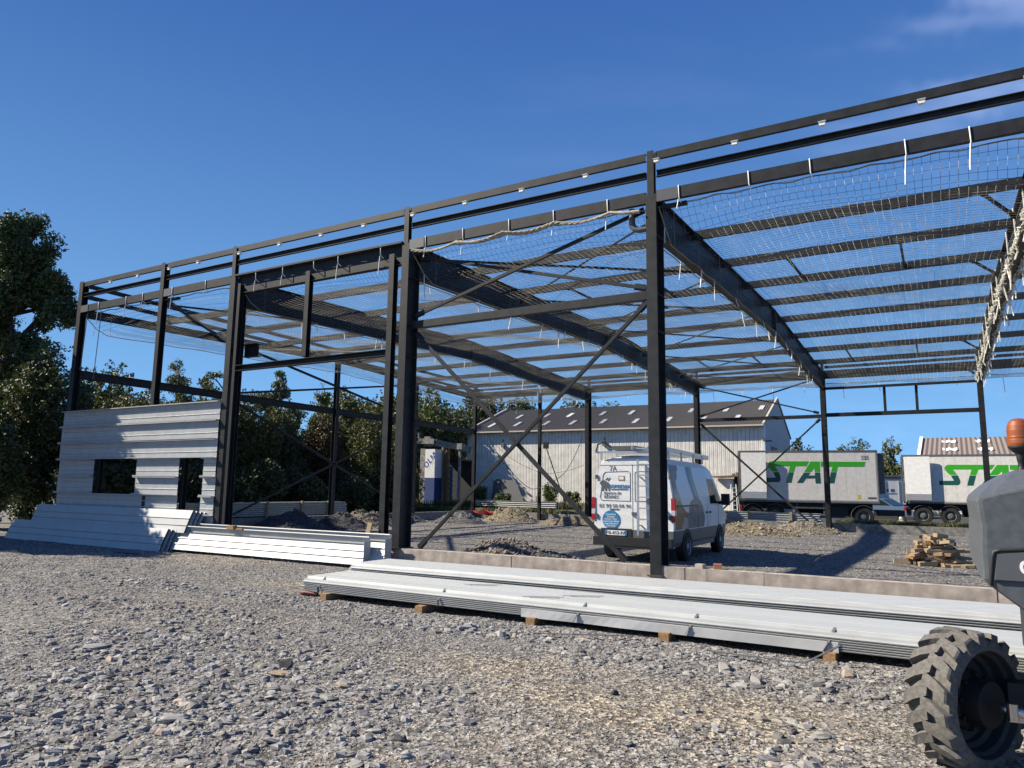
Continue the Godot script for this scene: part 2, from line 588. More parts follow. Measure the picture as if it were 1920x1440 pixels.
func rod(fr: Node, p0: Vector3, p1: Vector3, w := 0.07, called := "brace") -> void:
	var mb := MB.new()
	var f = mb.frame(p0, p1)
	var l = p0.distance_to(p1)
	mb.obox(f * Transform3D(Basis(), Vector3(0, -w * 0.45, 0)), Vector3(w, 0.008, l))
	mb.obox(f * Transform3D(Basis(), Vector3(-w * 0.45, 0.004, 0)), Vector3(0.008, w * 0.9, l))
	for e in [p0, p1]: # gusset plates
		var d = (p1 - p0).normalized() * (1.0 if e == p0 else -1.0)
		mb.bar(e, e + d * 0.24, 0.02, 0.13)
	obj(called, mb, M.steel, fr)

func frame_building() -> void:
	var fr = thing("steel_frame", "dark grey steel skeleton of a new hall with bare rafters and purlins", "building under construction")
	# columns of the front row
	for i in [2, 3, 4, 5, 6]:
		column(fr, AX[i], 0.0, 0.24 if i == 4 else 0.4, 7.2, 0.42, 0.2)
		column(fr, AX[i], BZ, 0.02, 7.12, 0.42, 0.2, false)
	post(fr, "column", Vector3(AX[0], 0.4, -0.1), Vector3(AX[0], 8.07, -0.1), 0.2, 0.2)
	post(fr, "column", Vector3(AX[1], 0.4, -0.08), Vector3(AX[1], 8.07, -0.08), 0.16, 0.18)
	post(fr, "column", Vector3(AX[0], 0.1, BZ + 0.1), Vector3(AX[0], 7.8, BZ + 0.1), 0.18, 0.18)
	post(fr, "column", Vector3(AX[1] + 0.1, 0.02, BZ + 0.1), Vector3(AX[1] + 0.1, 7.1, BZ + 0.1), 0.16, 0.16)
	for z in [-5.8, -11.65, -17.45]: # posts of the gable
		var mb := MB.new()
		mb.ibeam(Vector3(AX[0], 0.1, z), Vector3(AX[0], rtop(z), z), 0.2, 0.18, Vector3.RIGHT)
		obj("column", mb, M.steel, fr)
	# rafters, two lengths to each portal
	for i in [2, 3, 4, 5, 6]:
		for s in [[-0.43, -11.6], [-11.6, BZ + 0.43]]:
			var mb := MB.new()
			var p0 = Vector3(AX[i], rtop(s[0]) - 0.37, s[0])
			var p1 = Vector3(AX[i], rtop(s[1]) - 0.37, s[1])
			mb.ibeam(p0, p1, 0.74, 0.2, Vector3.UP, 0.018, 0.012)
			mb.mm(AX[i] - 0.1, AX[i] + 0.1, p0.y - 0.37, p0.y + 0.37, s[0] - 0.012, s[0] + 0.012)
			obj("rafter", mb, M.steel, fr)
	for s in [[-0.2, -11.6], [-11.6, BZ + 0.2]]:
		var mb := MB.new()
		mb.ibeam(Vector3(AX[0], rtop(s[0]) - 0.15, s[0]), Vector3(AX[0], rtop(s[1]) - 0.15, s[1]), 0.26, 0.16)
		obj("rafter", mb, M.steel, fr)
	# purlins, one length to each bay
	var bays = [[0, 2], [2, 3], [3, 4], [4, 5], [5, 6]]
	for k in range(1, 10):
		var z = -0.1 - k * 2.5
		for b in bays:
			var x0 = AX[b[0]] + 0.012
			var x1 = AX[b[1]] - 0.012
			var y = rtop(z) - 0.08
			part(fr, "purlin", func(mb): mb.cbeam(Vector3(x0, y, z), Vector3(x1, y, z), 0.2, 0.07, 1.0, Vector3.UP, 0.008))
			# sag bars between the purlins
			if b[0] >= 3 and k in [2, 7]:
				var xm = (x0 + x1) * 0.5 + 0.9
				rod(fr, Vector3(xm, y, z - 0.04), Vector3(xm, rtop(z - 2.5) - 0.08, z - 2.46), 0.05, "sag_bar")
				rod(fr, Vector3(x0 + 1.5, y, z - 0.04), Vector3(x0 + 1.55, rtop(z - 2.5) - 0.08, z - 2.46), 0.05, "sag_bar")
			if b[0] >= 3 and k in [1, 3, 7, 9]:
				rod(fr, Vector3(x1 - 0.75, y, z - 0.04), Vector3(x1 - 0.1, rtop(z - 1.6) - 0.2, z - 1.6), 0.05, "sag_bar")
	# eaves beams
	for b in [[0, 1], [1, 2], [2, 3], [3, 4], [4, 5], [5, 6]]:
		var x0 = AX[b[0]] + 0.1
		var x1 = AX[b[1]] - 0.1
		if b[0] == 2:
			part(fr, "eaves_beam", func(mb): mb.ibeam(Vector3(x0, 6.98, -0.12), Vector3(x1, 6.98, -0.12), 0.48, 0.16))
			part(fr, "eaves_beam", func(mb): mb.cbeam(Vector3(x0, 7.24, -0.05), Vector3(x1, 7.24, -0.05), 0.045, 0.16, 1.0))
		else:
			part(fr, "eaves_beam", func(mb): mb.cbeam(Vector3(x0, 7.15, -0.045), Vector3(x1, 7.15, -0.045), 0.22, 0.09, 1.0))
			part(fr, "eaves_plate", func(mb): mb.mm(x0 + 0.02, x0 + 0.42, 7.035, 7.255, -0.02, 0.012), M.machine_dark)
			part(fr, "eaves_plate", func(mb): mb.mm(x0 + 0.05, x0 + 0.55, 6.93, 7.0, -0.18, -0.1), M.steel)
		part(fr, "eaves_beam", func(mb): mb.cbeam(Vector3(x0, 6.98, BZ + 0.05), Vector3(x1, 6.98, BZ + 0.05), 0.2, 0.08, 1.0))
		# parapet rails
		part(fr, "parapet_rail", func(mb): mb.cbeam(Vector3(x0, 7.97, -0.06), Vector3(x1, 7.97, -0.06), 0.15, 0.07, 1.0))
		part(fr, "parapet_rail", func(mb): mb.cbeam(Vector3(x0, 7.61, -0.06), Vector3(x1, 7.61, -0.06), 0.13, 0.07, -1.0))
		part(fr, "parapet_rail", func(mb): mb.cbeam(Vector3(x0, 7.42, BZ + 0.05), Vector3(x1, 7.42, BZ + 0.05), 0.12, 0.06, 1.0))
	for i in [2, 3, 4, 5, 6]:
		post(fr, "parapet_post", Vector3(AX[i], 7.2, -0.06), Vector3(AX[i], 8.07, -0.06), 0.13, 0.12)
		post(fr, "parapet_post", Vector3(AX[i], 7.12, BZ + 0.1), Vector3(AX[i], 7.75, BZ + 0.1), 0.12, 0.12)
	for y in [7.97, 7.61]:
		part(fr, "parapet_rail", func(mb): mb.cbeam(Vector3(AX[0], y, -0.2), Vector3(AX[0], y - 0.25, BZ + 0.2), 0.13, 0.07, 1.0))
	var clip := MB.new()
	clip.mm(-0.045, 0.045, -0.03, 0.03, -0.035, 0.035)
	clip.mm(-0.06, 0.06, 0.03, 0.036, -0.05, 0.05)
	var cm = clip.mesh(M.tie)
	for x in [1.5, 0.11, -1.35, -2.8, -4.25, -5.71, -7.17, -8.59, -10.03, -11.5, -12.89, -14.36, -15.9, -17.6, -18.9, -20.4, -21.8]:
		inst("clip", cm, fr, Transform3D(Basis(), Vector3(x, 7.855, -0.03)))
	# door bay
	post(fr, "door_post", Vector3(-15.76, 0.4, -0.06), Vector3(-15.76, 7.0, -0.06), 0.1, 0.14)
	post(fr, "door_post", Vector3(-10.56, 0.4, -0.06), Vector3(-10.56, 7.0, -0.06), 0.15, 0.16)
	post(fr, "hanging_post", Vector3(-13.24, 4.82, -0.06), Vector3(-13.24, 6.98, -0.06), 0.14, 0.14)
	part(fr, "lintel", func(mb): mb.cbeam(Vector3(-15.7, 4.71, -0.06), Vector3(-10.64, 4.71, -0.06), 0.15, 0.14, -1.0))
	part(fr, "bracket", func(mb): mb.ibeam(Vector3(-15.95, 5.25, -0.46), Vector3(-15.4, 5.25, -0.46), 0.34, 0.18))
	part(fr, "bracket", func(mb): mb.ibeam(Vector3(AX[4] + 0.02, 5.3, -0.44), Vector3(AX[4] + 0.02, 5.3, -0.62), 0.34, 0.18, Vector3.UP))
	# braced bay, front and back
	for q in [[-0.22, 5.32, 0.42, 7.0], [BZ + 0.25, 5.15, 0.25, 6.9]]:
		var x0 = AX[3] + 0.1
		var x1 = AX[4] - 0.1
		var z: float = q[0]
		part(fr, "strut", func(mb): mb.cbeam(Vector3(x0, q[1], z), Vector3(x1, q[1], z), 0.16, 0.12, 1.0))
		var lo: float = q[2]
		rod(fr, Vector3(x0 + 0.4, lo, z + 0.02), Vector3(x1 - 0.05, q[1] - 0.12, z + 0.02), 0.062)
		rod(fr, Vector3(x0 + 0.1, q[1] - 0.2, z - 0.05), Vector3(x1 - 0.55, lo, z - 0.05), 0.095)
		rod(fr, Vector3(x0 + 0.1, q[1] + 0.2, z + 0.02), Vector3(x1 - 0.1, q[3], z + 0.02), 0.06)
		rod(fr, Vector3(x0 + 0.1, q[3] - 0.08, z - 0.05), Vector3(x1 - 0.1, q[1] + 0.16, z - 0.05), 0.06)
	# roof bracing of the same bay and of the gable bay
	var rz = [-0.4, -5.1, -10.1, -15.1, -20.1, -22.9]
	for k in rz.size() - 1:
		var y0 = rtop(rz[k]) - 0.3
		var y1 = rtop(rz[k + 1]) - 0.3
		rod(fr, Vector3(AX[3] + 0.1, y0, rz[k]), Vector3(AX[4] - 0.1, y1, rz[k + 1]), 0.045, "roof_brace")
		rod(fr, Vector3(AX[4] - 0.1, y0 - 0.05, rz[k]), Vector3(AX[3] + 0.1, y1 - 0.05, rz[k + 1]), 0.045, "roof_brace")
	rod(fr, Vector3(AX[1], 7.0, -0.15), Vector3(AX[0] + 0.1, 7.05, -5.7), 0.09, "roof_brace")
	rod(fr, Vector3(AX[2] - 0.1, 7.0, -5.9), Vector3(AX[1] - 1.3, 7.1, -0.2), 0.06, "roof_brace")
	# gable: girt and long crosses
	part(fr, "girt", func(mb): mb.ibeam(Vector3(AX[0], 5.08, -0.2), Vector3(AX[0], 4.98, BZ + 0.2), 0.27, 0.12))
	for q in [[-5.8, 5.0, -17.45, 0.35], [-5.8, 0.35, -17.45, 5.0], [-5.8, 7.15, -17.45, 5.15], [-5.8, 5.15, -17.45, 7.0]]:
		rod(fr, Vector3(AX[0] + 0.06, q[1], q[0]), Vector3(AX[0] + 0.06, q[3], q[2]), 0.085)
	# window frame at the back
	part(fr, "lintel", func(mb): mb.cbeam(Vector3(AX[4] + 0.12, 5.21, BZ + 0.1), Vector3(AX[5] - 0.1, 5.21, BZ + 0.1), 0.17, 0.14, 1.0))
	part(fr, "lintel", func(mb): mb.cbeam(Vector3(AX[4] + 0.1, 6.42, BZ + 0.1), Vector3(AX[5] - 0.1, 6.42, BZ + 0.1), 0.11, 0.1, 1.0))
	for x in [-1.87, -0.64]:
		post(fr, "hanging_post", Vector3(x, 5.29, BZ + 0.1), Vector3(x, 6.4, BZ + 0.1), 0.11, 0.1)
	# rain pipe stub by the third column
	part(fr, "rain_pipe", func(mb):
		var pts = [Vector3(-4.78, 7.02, -0.12), Vector3(-4.78, 6.75, -0.12)]
		for k in 7:
			var a = PI * 0.5 * k / 6.0
			pts.append(Vector3(-4.78 + 0.16 * (1 - cos(a)), 6.75 - 0.16 * sin(a), -0.12))
		pts.append(Vector3(-4.48, 6.59, -0.12))
		mb.tube(pts, 0.06, 12), M.machine_dark)
	# frames of the window and door openings in the tray wall
	for x in [-21.72, -19.5, -17.72, -16.62]:
		post(fr, "opening_post", Vector3(x, 0.42, -0.2), Vector3(x, 2.5, -0.2), 0.1, 0.14)

# one wall tray: flat back, two fine ribs, lips top and bottom
func tray_profile(h: float, d := 0.105) -> Array:
	return [Vector2(d - 0.012, 0.03), Vector2(d, 0.03), Vector2(d, 0.002), Vector2(0, 0.002), Vector2(0, h * 0.30), Vector2(0.012, h * 0.315), Vector2(0.012, h * 0.335), Vector2(0, h * 0.35), Vector2(0, h * 0.63), Vector2(0.012, h * 0.645), Vector2(0.012, h * 0.665), Vector2(0, h * 0.68), Vector2(0, h - 0.006), Vector2(d * 0.9, h - 0.006), Vector2(d * 0.9, h - 0.03)]

func tray_walls() -> void:
	var w = thing("metal_wall", "unfinished grey metal tray wall with two openings, left end of the hall", "wall", Vector3(0, 0.4, 0.02))
	var h := 0.497
	var x0 := -23.55
	var x1 := -16.16
	for k in 7:
		var y = k * h
		var runs = [[x0, x1]]
		if k in [0, 1]:
			runs = [[x0, -17.66], [-16.68, x1]]
		if k in [2, 3]:
			runs = [[x0, -21.66], [-19.56, -17.66], [-16.68, x1]]
		for r in runs:
			var mb := MB.new()
			mb.sheet(tray_profile(h), r[0] + rng.randf_range(-0.015, 0.015), r[1] + rng.randf_range(-0.015, 0.015), Transform3D(Basis(Vector3.UP, rng.randf_range(-0.0006, 0.0006)), Vector3(0, y, rng.randf_range(-0.002, 0.002))))
			obj("metal_tray", mb, M.tray, w)
	# long trays standing against the foot of the wall
	var lean = [
		["grey metal tray leaning nearest the yard, lowest at the wall foot", -24.6, -17.05, 0.85, 0.0, 0.6, 0.0],
		["grey metal tray leaning behind the lowest one, touching the tray wall", -23.95, -16.6, 0.5, 0.47, 0.6, 0.0]]
	for q in lean:
		var t = thing("metal_tray", q[0], "metal sheet", Vector3(0, q[4], q[3]), 0.0, "trays leaning at the left wall")
		var mb := MB.new()
		var pr = [Vector2(-0.09, 0.0), Vector2(0, 0.0), Vector2(-0.01, 0.18), Vector2(0.008, 0.19), Vector2(-0.012, 0.2), Vector2(-0.02, 0.36), Vector2(-0.002, 0.37), Vector2(-0.022, 0.38), Vector2(-0.05, q[5]), Vector2(-0.15, q[5]), Vector2(-0.15, q[5] - 0.03)]
		var tilt = Transform3D(Basis(Vector3.RIGHT, -0.3), Vector3.ZERO)
		mb.sheet(pr, q[1], q[2], tilt)
		obj("sheet", mb, M.tray, t)
		var e := MB.new() # more trays nested behind, seen at the right end
		for k in 3:
			e.sheet(pr, q[1] + 0.1 * k, q[2] + 0.07 * (k + 1), tilt * Transform3D(Basis(), Vector3(0, 0.004 * k, -0.07 * (k + 1))))
		obj("nested_sheets", e, M.tray, t)
	var front = [
		["white metal tray propped sunlit before the door bay, front one", -16.9, -10.55, 0.62, 0.06, 0.0],
		["white metal tray behind the propped sunlit one before the door bay", -16.5, -10.15, 0.42, 0.12, 0.02]]
	for q in front:
		var t = thing("metal_tray", q[0], "metal sheet", Vector3(0, q[4], q[3]), 0.0, "trays propped before the door bay")
		var mb := MB.new()
		mb.sheet([Vector2(0.06, -0.01), Vector2(0.03, 0.0), Vector2(0.005, 0.012), Vector2(-0.005, 0.145), Vector2(0.02, 0.155), Vector2(0.015, 0.168), Vector2(-0.018, 0.18), Vector2(-0.03, 0.30), Vector2(-0.005, 0.31), Vector2(-0.01, 0.323), Vector2(-0.042, 0.335), Vector2(-0.05, 0.46), Vector2(-0.02, 0.47), Vector2(-0.09, 0.485), Vector2(-0.02, 0.61), Vector2(0.02, 0.62), Vector2(0.02, 0.60)], q[1], q[2], Transform3D(Basis(Vector3.RIGHT, -0.38), Vector3.ZERO))
		obj("sheet", mb, M.deck, t)
		var b := MB.new()
		b.mm(q[2] - 0.0, q[2] + 0.012, -0.02, 0.5, -0.26, -0.05)
		obj("end_plate", b, M.tray, t)

# ---------------------------------------------------------------- safety nets
func net_y(x: float, z: float, x0: float, x1: float) -> float:
	var u = (x - x0) / (x1 - x0)
	var base = rtop(z) - 0.74
	var across = 4.0 * u * (1.0 - u)
	var edge = minf(-z, z - BZ)
	var y = base - 0.03 + across * (0.15 + 0.1 * sin(z * 0.7 + x0)) + 0.05 * across * sin(x * 1.7 + z * 0.9)
	var lift = 1.0 - smoothstep(0.0, 0.8, edge)
	return lerpf(y, 7.02 if z > -8.0 else 6.66, lift)

func nets() -> void:
	var spans = [[0, 2, "white safety net under the roof of the bay over the tray wall"], [2, 3, "white safety net under the roof of the door bay"], [3, 4, "white safety net under the roof of the cross-braced bay, with ropes bunched at its eaves"], [4, 5, "white safety net under the roof of the bay right of the centre column"], [5, 6, "white safety net under the roof of the bay at the far right edge"]]
	for s in spans:
		var x0: float = AX[s[0]] + 0.11
		var x1: float = AX[s[1]] - 0.11
		var t = thing("safety_net", s[2], "safety net", Vector3.ZERO, 0.0, "safety nets under the roof")
		var mb := MB.new()
		var cell := 0.125
		var r := 0.0036
		var nx = int((x1 - x0) / cell)
		var nz = int(22.9 / cell)
		for i in nx + 1: # lengths along the rafters
			var x = x0 + (x1 - x0) * i / nx
			strand(mb, x, -0.12, x, BZ + 0.12, x0, x1, 46, r, i)
		for j in nz + 1:
			var z = -0.12 + (BZ + 0.24) * j / nz
			strand(mb, x0, z, x1, z, x0, x1, 14, r, 1000 + j)
		tag(obj("mesh", mb, M.net, t), "", "", "", "stuff")
		var rp := MB.new() # edge ropes
		for x in [x0, x1]:
			var pts = []
			for k in 60:
				var z = lerpf(-0.15, BZ + 0.15, k / 59.0)
				pts.append(Vector3(x + 0.02 * sin(k * 2.1), net_y(x, z, x0, x1) + 0.015 * sin(k * 1.3), z))
			rp.tube(pts, 0.012, 5)
		for z in [-0.13, BZ + 0.13]:
			var pts = []
			for k in 40:
				var x = lerpf(x0, x1, k / 39.0)
				pts.append(Vector3(x, net_y(x, z, x0, x1) + 0.02 * sin(k * 1.1), z + 0.02 * sin(k * 1.9)))
			rp.tube(pts, 0.013, 5)
		obj("edge_rope", rp, M.rope, t)
		# ties: hanging tails along both rafters, loops over the eaves beam
		var lr := RandomNumberGenerator.new()
		lr.seed = 40 + s[0]
		for k in 13:
			for e in [x0, x1]:
				if lr.randf() < 0.25:
					continue
				var z = -0.9 - k * 1.7 + lr.randf_range(-0.5, 0.5)
				if z < BZ + 0.2:
					continue
				var p = Vector3(e, net_y(e, z, x0, x1), z)
				var l = lr.randf_range(0.18, 0.55)
				var tb := MB.new()
				var sw = lr.randf_range(-0.08, 0.08)
				tb.tube([p + Vector3(0, 0.03, 0), p, p + Vector3(sw * 0.4, -l * 0.5, 0.01), p + Vector3(sw, -l, 0.02)], 0.011 if lr.randf() < 0.6 else 0.018, 5)
				obj("tie", tb, M.tie, t)
			if true: # thin lines from purlin down over the rafter to the net's edge
				var z = -1.0 - k * 1.75
				if z > BZ + 0.5:
					var tb := MB.new()
					tb.tube([Vector3(x0 + 0.01, rtop(z) - 0.02, z), Vector3(x0 + 0.02, rtop(z) - 0.75, z)], 0.006, 4)
					obj("tie", tb, M.rope, t)
		for k in 5:
			var x = lerpf(x0, x1, (k + 0.5) / 5.0 + lr.randf_range(-0.05, 0.05))
			var tb := MB.new()
			tb.tube([Vector3(x, 7.27, -0.12), Vector3(x, 7.27, 0.01), Vector3(x + 0.01, 7.03, 0.012), Vector3(x + 0.01, 6.98, -0.1)], 0.011, 5)
			if lr.randf() < 0.7:
				var l = lr.randf_range(0.15, 0.5)
				tb.tube([Vector3(x, 7.0, 0.015), Vector3(x - 0.02, 7.0 - l * 0.6, 0.02), Vector3(x - 0.03, 7.0 - l, 0.02)], 0.011, 5)
			obj("tie", tb, M.tie, t)
		for k in 4:
			var x = lerpf(x0, x1, (k + 0.5) / 4.0)
			var z = BZ + 0.12
			var tb := MB.new()
			var l = lr.randf_range(0.3, 0.8)
			tb.tube([Vector3(x, net_y(x, z, x0, x1), z), Vector3(x + 0.04, net_y(x, z, x0, x1) - l, z)], 0.012, 5)
			obj("tie", tb, M.tie, t)
		if s[0] >= 4: # net rolled up along the rafter between the two right bays
			var e = x1 if s[0] == 4 else x0
			var rb := MB.new()
			for w in 5:
				var pts = []
				for k in 150:
					var z = lerpf(-0.6, BZ + 0.5, k / 149.0)
					pts.append(Vector3(e + 0.05 * cos(k * 0.9 + w * 1.3) + 0.02 * lr.randfn(), rtop(z) - 0.72 + 0.06 * sin(k * 0.63 + w * 1.9) + 0.02 * lr.randfn(), z))
				rb.tube(pts, 0.012, 4)
			for k in 13:
				var z = -0.9 - k * 1.72
				rb.tube([Vector3(e, rtop(z), z), Vector3(e + 0.01, rtop(z) - 0.78, z + 0.03)], 0.014, 5)
				rb.tube([Vector3(e, rtop(z) - 0.75, z - 0.1), Vector3(e + 0.03, rtop(z) - 0.85, z - 0.12), Vector3(e + lr.randf_range(-0.1, 0.1), rtop(z) - lr.randf_range(1.0, 1.35), z - 0.1)], 0.016, 5)
			obj("bunched_net", rb, M.net, t)
		if s[0] == 3: # spare net gathered along the eaves
			var rb := MB.new()
			for w in 4:
				var pts = []
				for k in 90:
					var u = k / 89.0
					var x = lerpf(x0 + 0.1, x1 - 0.1, u)
					var dip = 0.09 * absf(sin(u * PI * 4.5))
					pts.append(Vector3(x, 6.99 - dip + 0.025 * sin(k * 0.8 + w * 1.7), 0.03 + 0.03 * cos(k * 0.9 + w * 1.9)))
				rb.tube(pts, 0.02, 5)
			obj("bunched_net", rb, M.rope, t)

func strand(mb: MB, xa: float, za: float, xb: float, zb: float, x0: float, x1: float, k: int, r: float, sd: int) -> void:
	var prev = []
	var along = Vector3(xb - xa, 0, zb - za).normalized()
	var side = along.cross(Vector3.UP)
	for i in k + 1:
		var u = float(i) / k
		var x = lerpf(xa, xb, u)
		var z = lerpf(za, zb, u)
		var w = hn.get_noise_2d(x * 2.3 + sd * 0.37, z * 2.3) * 0.03
		var p = Vector3(x, net_y(x, z, x0, x1), z) + side * w
		var ring = []
		for a in 3:
			var d = side * cos(TAU * a / 3.0) + Vector3.UP * sin(TAU * a / 3.0)
			ring.append([p + d * r, d])
		if prev:
			for a in 3:
				var b = (a + 1) % 3
				mb.sq(prev[a], prev[b], ring[b], ring[a])
		prev = ring

# ---------------------------------------------------------------- piles of sheets
func deck_pile(t: Node3D, x0: float, x1: float, z0: float, z1: float, y0: float, k: int, pitch: float, lr: RandomNumberGenerator) -> void:
	for i in k:
		var y = y0 + i * pitch
		var mb := MB.new()
		var top = i == k - 1
		var rim = [Vector2(z1 + 0.0, y), Vector2(z1 + 0.005, y + 0.012), Vector2(z1 - 0.045, y + 0.022), Vector2(z1 - 0.05, y + 0.045), Vector2(z1 - 0.12, y + 0.05), Vector2(z1 - 0.13, y + 0.075)]
		if not top:
			rim += [Vector2(z0, y + 0.075)]
		var jx = lr.randf_range(-0.03, 0.03)
		mb.sheet(rim, x0 + jx, x1 + jx, Transform3D(), 0.002)
		var o = obj("shadow_sheet", mb, M.deck if i % 2 == 0 else M.deck_darker, t)
		if top: # perforated tops, panel beside panel, with a fold between
			var n = int(ceil((z1 - 0.13 - z0) / 0.3))
			var w = (z1 - 0.13 - z0) / n
			for j in n:
				var a = z1 - 0.13 - j * w
				var pb := MB.new()
				pb.sheet([Vector2(a, y + 0.075), Vector2(a - 0.008, y + 0.081), Vector2(a - w * 0.48, y + 0.081), Vector2(a - w * 0.5, y + 0.076), Vector2(a - w * 0.52, y + 0.081), Vector2(a - w + 0.008, y + 0.081), Vector2(a - w, y + 0.075)], x0 + jx, x1 + jx, Transform3D(), 0.002)
				obj("perforated_top", pb, M.perforated, o)

func stacks() -> void:
	var lr := RandomNumberGenerator.new()
	lr.seed = 5
	var a = thing("sheet_stack", "long low stack of white perforated roof sheets on timber blocks, front one", "sheet stack", Vector3(0, 0, 0), 0.0, "stacks of roof sheets on the yard")
	deck_pile(a, -8.72, 3.6, 2.95, 4.05, 0.09, 6, 0.024, lr)
	var b = thing("sheet_stack", "higher stack of white roof sheets between the front stack and the foundation", "sheet stack", Vector3(0, 0, 0), 0.0, "stacks of roof sheets on the yard")
	deck_pile(b, -8.9, 3.4, 1.55, 2.64, 0.09, 9, 0.028, lr)
	b.rotation.y = 0.03
	# a bent edge cover along the front and strapping
	var cv := MB.new()
	for i in 30:
		var u0 = i / 30.0
		var u1 = (i + 1) / 30.0
		var f = func(u): return [lerpf(-4.75, -1.0, u), 0.012 * sin(u * 21.0) * (1.0 if u < 0.45 else 0.25)]
		var p = f.call(u0)
		var q = f.call(u1)
		cv.quad(Vector3(p[0], 0.075, 4.07 + p[1]), Vector3(q[0], 0.075, 4.07 + q[1]), Vector3(q[0], 0.175 + q[1] * 0.5, 4.065), Vector3(p[0], 0.175 + p[1] * 0.5, 4.065))
		cv.quad(Vector3(p[0], 0.175 + p[1] * 0.5, 4.065), Vector3(q[0], 0.175 + q[1] * 0.5, 4.065), Vector3(q[0], 0.185, 4.0), Vector3(p[0], 0.185, 4.0))
		cv.quad(Vector3(q[0], 0.075, 4.067 + q[1]), Vector3(p[0], 0.075, 4.067 + p[1]), Vector3(p[0], 0.175 + p[1] * 0.5, 4.062), Vector3(q[0], 0.175 + q[1] * 0.5, 4.062))
	obj("edge_cover", cv, M.tray, a)
	for x in [-8.3, -6.05, -4.0, -2.6, -1.15]:
		var sb := MB.new()
		var k = lr.randf_range(-0.1, 0.15)
		sb.bar(Vector3(x, 0.085, 4.09), Vector3(x + k * 0.5, 0.17, 4.08), 0.03, 0.004)
		sb.bar(Vector3(x + k * 0.5, 0.17, 4.08), Vector3(x + k, 0.3, 3.9), 0.03, 0.004)
		obj("strap", sb, M.van_grey if x > -7 else M.machine_grey, a)
	# dark written marks on the top sheet
	for q in [[-4.2, 3.35], [-5.9, 3.2], [-4.6, 3.75]]:
		var ib := MB.new()
		ib.obox(Transform3D(Basis(Vector3.UP, 0.5), Vector3(q[0], 0.297, q[1])), Vector3(0.55, 0.003, 0.012))
		ib.obox(Transform3D(Basis(Vector3.UP, 0.42), Vector3(q[0] + 0.06, 0.297, q[1] + 0.07)), Vector3(0.4, 0.003, 0.010))
		obj("pen_mark", ib, M.ink, a)
	# timber blocks
	var bl := MB.new()
	bl.mm(-0.06, 0.06, 0, 0.1, -1.45, 0.06)
	var spots = [[-8.13, "first from its left end"], [-6.33, "second from its left end"], [-4.57, "below the cover's left end"], [-2.83, "below the cover's bent part"], [-1.08, "below the cover's right end"]]
	for s in spots:
		var o = inst("timber_block", bl.mesh(M.timber), self, Transform3D(Basis(Vector3.UP, lr.randf_range(-0.05, 0.05)), Vector3(s[0], gh(s[0], 4.1) - 0.012, 4.1)))
		tag(o, "orange-brown timber block under the front stack, " + s[1], "timber block", "timber blocks under the sheet stack")
	# green strap end and red scrap on the ground by the left end
	var rd := MB.new()
	rd.tube([Vector3(-8.72, 0.04, 4.02), Vector3(-8.6, 0.06, 4.06), Vector3(-8.4, 0.04, 4.0)], 0.03, 8)
	tag(obj("plastic_scrap", rd, mat("dull_red", lin(0.12, 0.015, 0.02), 0.6)), "dark red plastic scrap under the left end of the front sheet stack", "scrap")
	var st := MB.new()
	st.bar(Vector3(-2.2, 0.03, 4.5), Vector3(-1.25, 0.05, 4.62), 0.03, 0.006)
	st.bar(Vector3(-1.25, 0.05, 4.62), Vector3(-0.95, 0.2, 4.3), 0.03, 0.006)
	tag(obj("strap_end", st, M.machine_grey), "loose grey-green strap lying below the right end of the edge cover", "strap")
	var st2 := MB.new()
	st2.bar(Vector3(-4.2, 0.035, 4.75), Vector3(-3.1, 0.06, 4.35), 0.035, 0.006)
	tag(obj("strap_end", st2, M.machine_grey), "loose grey strap on stones below the bent edge cover", "strap")
	# piles of wrapped trays round the hall
	far_stack("stack of grey metal trays with wooden stakes behind the left gable wall", Vector3(-24.3, 0.42, -4.6), Vector3(-24.3, 0.42, -13.6), 0.56, 7, [0.3, 2.15, 4.2, 6.1, 7.7])
	far_stack("stack of white metal trays held by two stakes behind the van", Vector3(-9.2, 0.12, -24.3), Vector3(-4.85, 0.12, -24.3), 0.62, 6, [1.05, 3.0])
	far_stack("low stack of white trays on the ground in front of the barn", Vector3(-25.6, 0.62, -26.2), Vector3(-19.0, 0.3, -25.2), 0.34, 3, [])
	far_stack("small flat stack of white sheets right of the centre back column", Vector3(-4.0, 0.2, -24.3), Vector3(-1.2, 0.2, -24.3), 0.14, 2, [])

func far_stack(label: String, p0: Vector3, p1: Vector3, h: float, k: int, stakes: Array) -> void:
	var d = p1 - p0
	var t = thing("tray_stack", label, "sheet stack", p0, atan2(-d.z, d.x))
	var l = d.length()
	for i in k:
		var mb := MB.new()
		var s = h / k
		mb.sheet([Vector2(0.03, i * s), Vector2(0.05, i * s + 0.01), Vector2(0.0, i * s + s * 0.4), Vector2(0.0, i * s + s * 0.85), Vector2(0.05, i * s + s), Vector2(-0.45, i * s + s)], rng.randf_range(-0.05, 0.05), l + rng.randf_range(-0.08, 0.08), Transform3D(Basis(), Vector3.ZERO), 0.003)
		obj("metal_tray", mb, M.deck, t)
	for x in stakes:
		var sb := MB.new()
		sb.mm(x, x + 0.09, -0.1, h + 0.06, 0.06, 0.13)
		obj("stake", sb, M.timber_pale, t)

